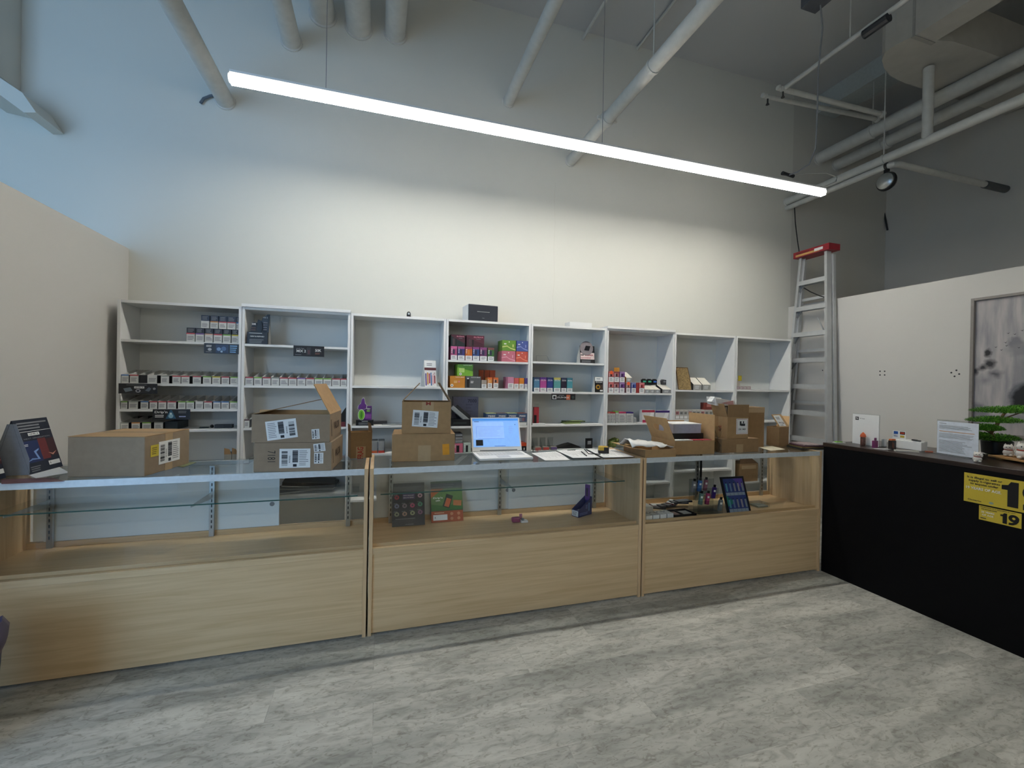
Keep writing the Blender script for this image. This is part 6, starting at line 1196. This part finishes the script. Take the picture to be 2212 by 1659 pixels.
A2 = onZ(1637, 972, CH); u3 = thing('cardboard_box', 'tall narrow brown box behind the UN 3481 box', 'cardboard box', (A2.x+.02, A2.y+.12, ZT), rz); MB().box(0, .17, 0, .15, 0, .335, CARD_D).build('box_body', u3, bevel=.003); MB().box(.0, .17, -.001, -.0001, .29, .335, TAPE).build('tape', u3)
# PSI box
A, w_, rz = pose((1678, 966), (1714, 963)); w_ = .135; ps = thing('cardboard_box', 'small open brown box with an upside-down white label on its raised flap', 'cardboard box', (A.x+.045, A.y+.02, ZT), rz); HP, DP = .165, .11
shell(w_, DP, HP, CARD_D, CARD_IN).build('box_body', ps)
flap(ps, (0, 0, HP), (w_, 0, HP), (-.035, .05, .105), CARD_IN, CARD, .0); flap(ps, (w_, 0, HP), (w_, DP, HP), (.075, .02, .085), CARD_IN, CARD_IN, .02)
m = MB(); n_ = Vector((1, 0, 0)).cross(Vector((-.035, .05, .105))).normalized(); f = FR(m, Vector((.0, 0, HP))+Vector((-.0, .0, .0))-n_*(-.0006 if n_.y < 0 else .0025), Vector((1, 0, 0)), n_ if n_.y < 0 else -n_); f.v = Vector((-.035, .05, .105)).normalized()
f.rect(.015, .105, .008, .112, PAPER, .001); f.text(.06, .04, 'PSI Inc.', .026, INK, .0016, rot=math.pi, width=.075); f.text(.05, .018, 'MADE IN', .012, INK, .0016, rot=math.pi, width=.04); f.lines(.03, .09, .07, .1, 3, GREYINK, .0016)
plabel(m.build('upside_down_label', ps), 'white label printed upside down')
# magazines and sheet at the right end
mg = thing('magazine_pile', 'pile of dark glossy leaflets at the end of the right counter', 'magazines', (onZ(1745, 968, CH).x, onZ(1745, 968, CH).y, ZT), R(-14))
for k in range(4): MB().box(-.12+.01*k, .1-.01*k, -.08, .09, .0+.01*k, .009+.01*k, (CHARCOAL, M('#6c6038', .5), M('#4c2a38', .5), M('#9c8c8c', .4, var=.5, scale=30))[k]).build('magazine', mg)
sheet('pale_card', [(1637, 966), (1665, 974), (1696, 971), (1668, 964)], ZT, .002, M('#d8d0b8', .6), 'cream card lying in front of the tall narrow box', 'card')
# left end: tents and flyers
def tent(A, w_, h, d, label, rz):
    t = thing('tent_card', label, 'tent card', (A.x, A.y, ZT+.0015), rz)
    m = MB(); m.prism([(0, 0, 0), (w_, 0, 0), (w_, d/2, h), (0, d/2, h)], (0, .0015, 0), M('#1c2130', .4)); f = m.face((0, 0, 0), (1, 0, 0), Vector((0, -h, d/2))); H = math.hypot(h, d/2)
    f.lines(w_*.08, w_*.94, H*.8, H*.96, 3, GREYINK, .001, 2, .5); f.rect(0, w_, H*.77, H*.777, PAPER); f.rect(w_*.3, w_*.62, H*.69, H*.745, PAPER, .001); f.text(w_*.46, H*.717, 'LEVEL X', H*.035, INK, .0016, width=w_*.26); f.text(w_*.52, H*.64, 'NEXT GENERATION', H*.03, GREYINK, .0012, width=w_*.75)
    f.rect(w_*.02, w_*.5, H*.2, H*.6, M('#22305c', .4), .0008); f.rect(w_*.5, w_*.74, H*.22, H*.62, M('#6c2c2c', .4), .0008); f.rect(w_*.74, w_*.98, H*.26, H*.6, M('#3c1c20', .4), .0008); f.lines(w_*.05, w_*.25, H*.5, H*.55, 2, PAPER, .0012)
    f.poly([(w_*.04, H*.22), (w_*.2, H*.28), (w_*.36, H*.26), (w_*.3, H*.4), (w_*.46, H*.44), (w_*.44, H*.41), (w_*.36, H*.38), (w_*.42, H*.24), (w_*.2, H*.25)], M('#7c9cd0', .3), .0012); f.poly([(w_*.7, H*.33), (w_*.82, H*.27), (w_*.96, H*.34), (w_*.82, H*.3)], M('#d89c84', .3), .0012)
    f.rect(w_*.62, w_*.96, H*.09, H*.17, PAPER, .0012); f.text(w_*.66, H*.13, '$', H*.045, INK, .002); f.lines(w_*.08, w_*.4, H*.03, H*.14, 3, GREYINK, .001); m.build('printed_panel', t)
    m = MB(); m.prism([(0, d, 0), (w_, d, 0), (w_, d/2+.002, h), (0, d/2+.002, h)], (0, .0015, 0), M('#1c2130', .4)); m.build('rear_panel', t)
    m = MB(); m.prism([(0, .002, 0), (0, d, 0), (0, d*.97, h*.3), (0, d*.62, h*.94), (0, d*.38, h*.94), (0, d*.03, h*.3)], (.0015, 0, 0), M('#8c9098', .5)); m.build('side_wing', t)
    return t
A = onZ(65, 1027, CH); B = onZ(127, 1009, CH); tent(A, .23, .27, .15, 'dark tent card with blue and red smoke art, left end', math.atan2(B.y-A.y, B.x-A.x)-R(3))
A2 = Vector((-1.715, 2.63, 0)); tent(A2, .1, .27, .12, 'dark tent card cut off by the left photo edge', R(90))
sheet('flyer', [(3, 1036), (3, 1046), (140, 1040), (112, 1032)], ZT-.0004, .0008, M('#6c4c50', .4, var=.4, scale=30), 'reddish flyer flat on glass before the tent cards', 'flyer')
sheet('white_card', [(60, 1026), (78, 1034), (150, 1022), (128, 1010)], ZT+.001, .0015, PAPER, 'white folded card under the tent card corner', 'card')
sheet('flyer', [(345, 1003), (395, 1010), (425, 999), (385, 997)], ZT, .001, M('#7c8460', .4, var=.6, scale=40), 'colourful flyer lying behind the wide sealed box', 'flyer')

# ================================================================== BIN
bn = thing('waste_bin', 'blue waste bin with a dark bag at the lower left edge', 'bin', (-1.585, 2.2, 0))
MB().lathe([(.12, 0), (.13, .01), (.165, .42), (.175, .43), (.17, .42), (.15, .03)], M('#1e3450', .5), 24).build('bin_body', bn, smooth=True)
m = MB(); rr = random.Random(4); prof = [(.172, .36), (.185, .4), (.182, .44), (.165, .47), (.15, .44)]; seg = 28; vs = []; fs = []
for i, (r_, z) in enumerate(prof):
    for k in range(seg): g = 2*math.pi*k/seg; q = r_+rr.uniform(-.006, .006); vs.append((q*math.cos(g), q*math.sin(g), z+rr.uniform(-.01, .01)))
for i in range(len(prof)-1):
    for k in range(seg): j = (k+1) % seg; fs.append((i*seg+k, i*seg+j, (i+1)*seg+j, (i+1)*seg+k))
m.add(vs, fs, M('#3a3650', .35)); m.build('liner_bag', bn, smooth=True)
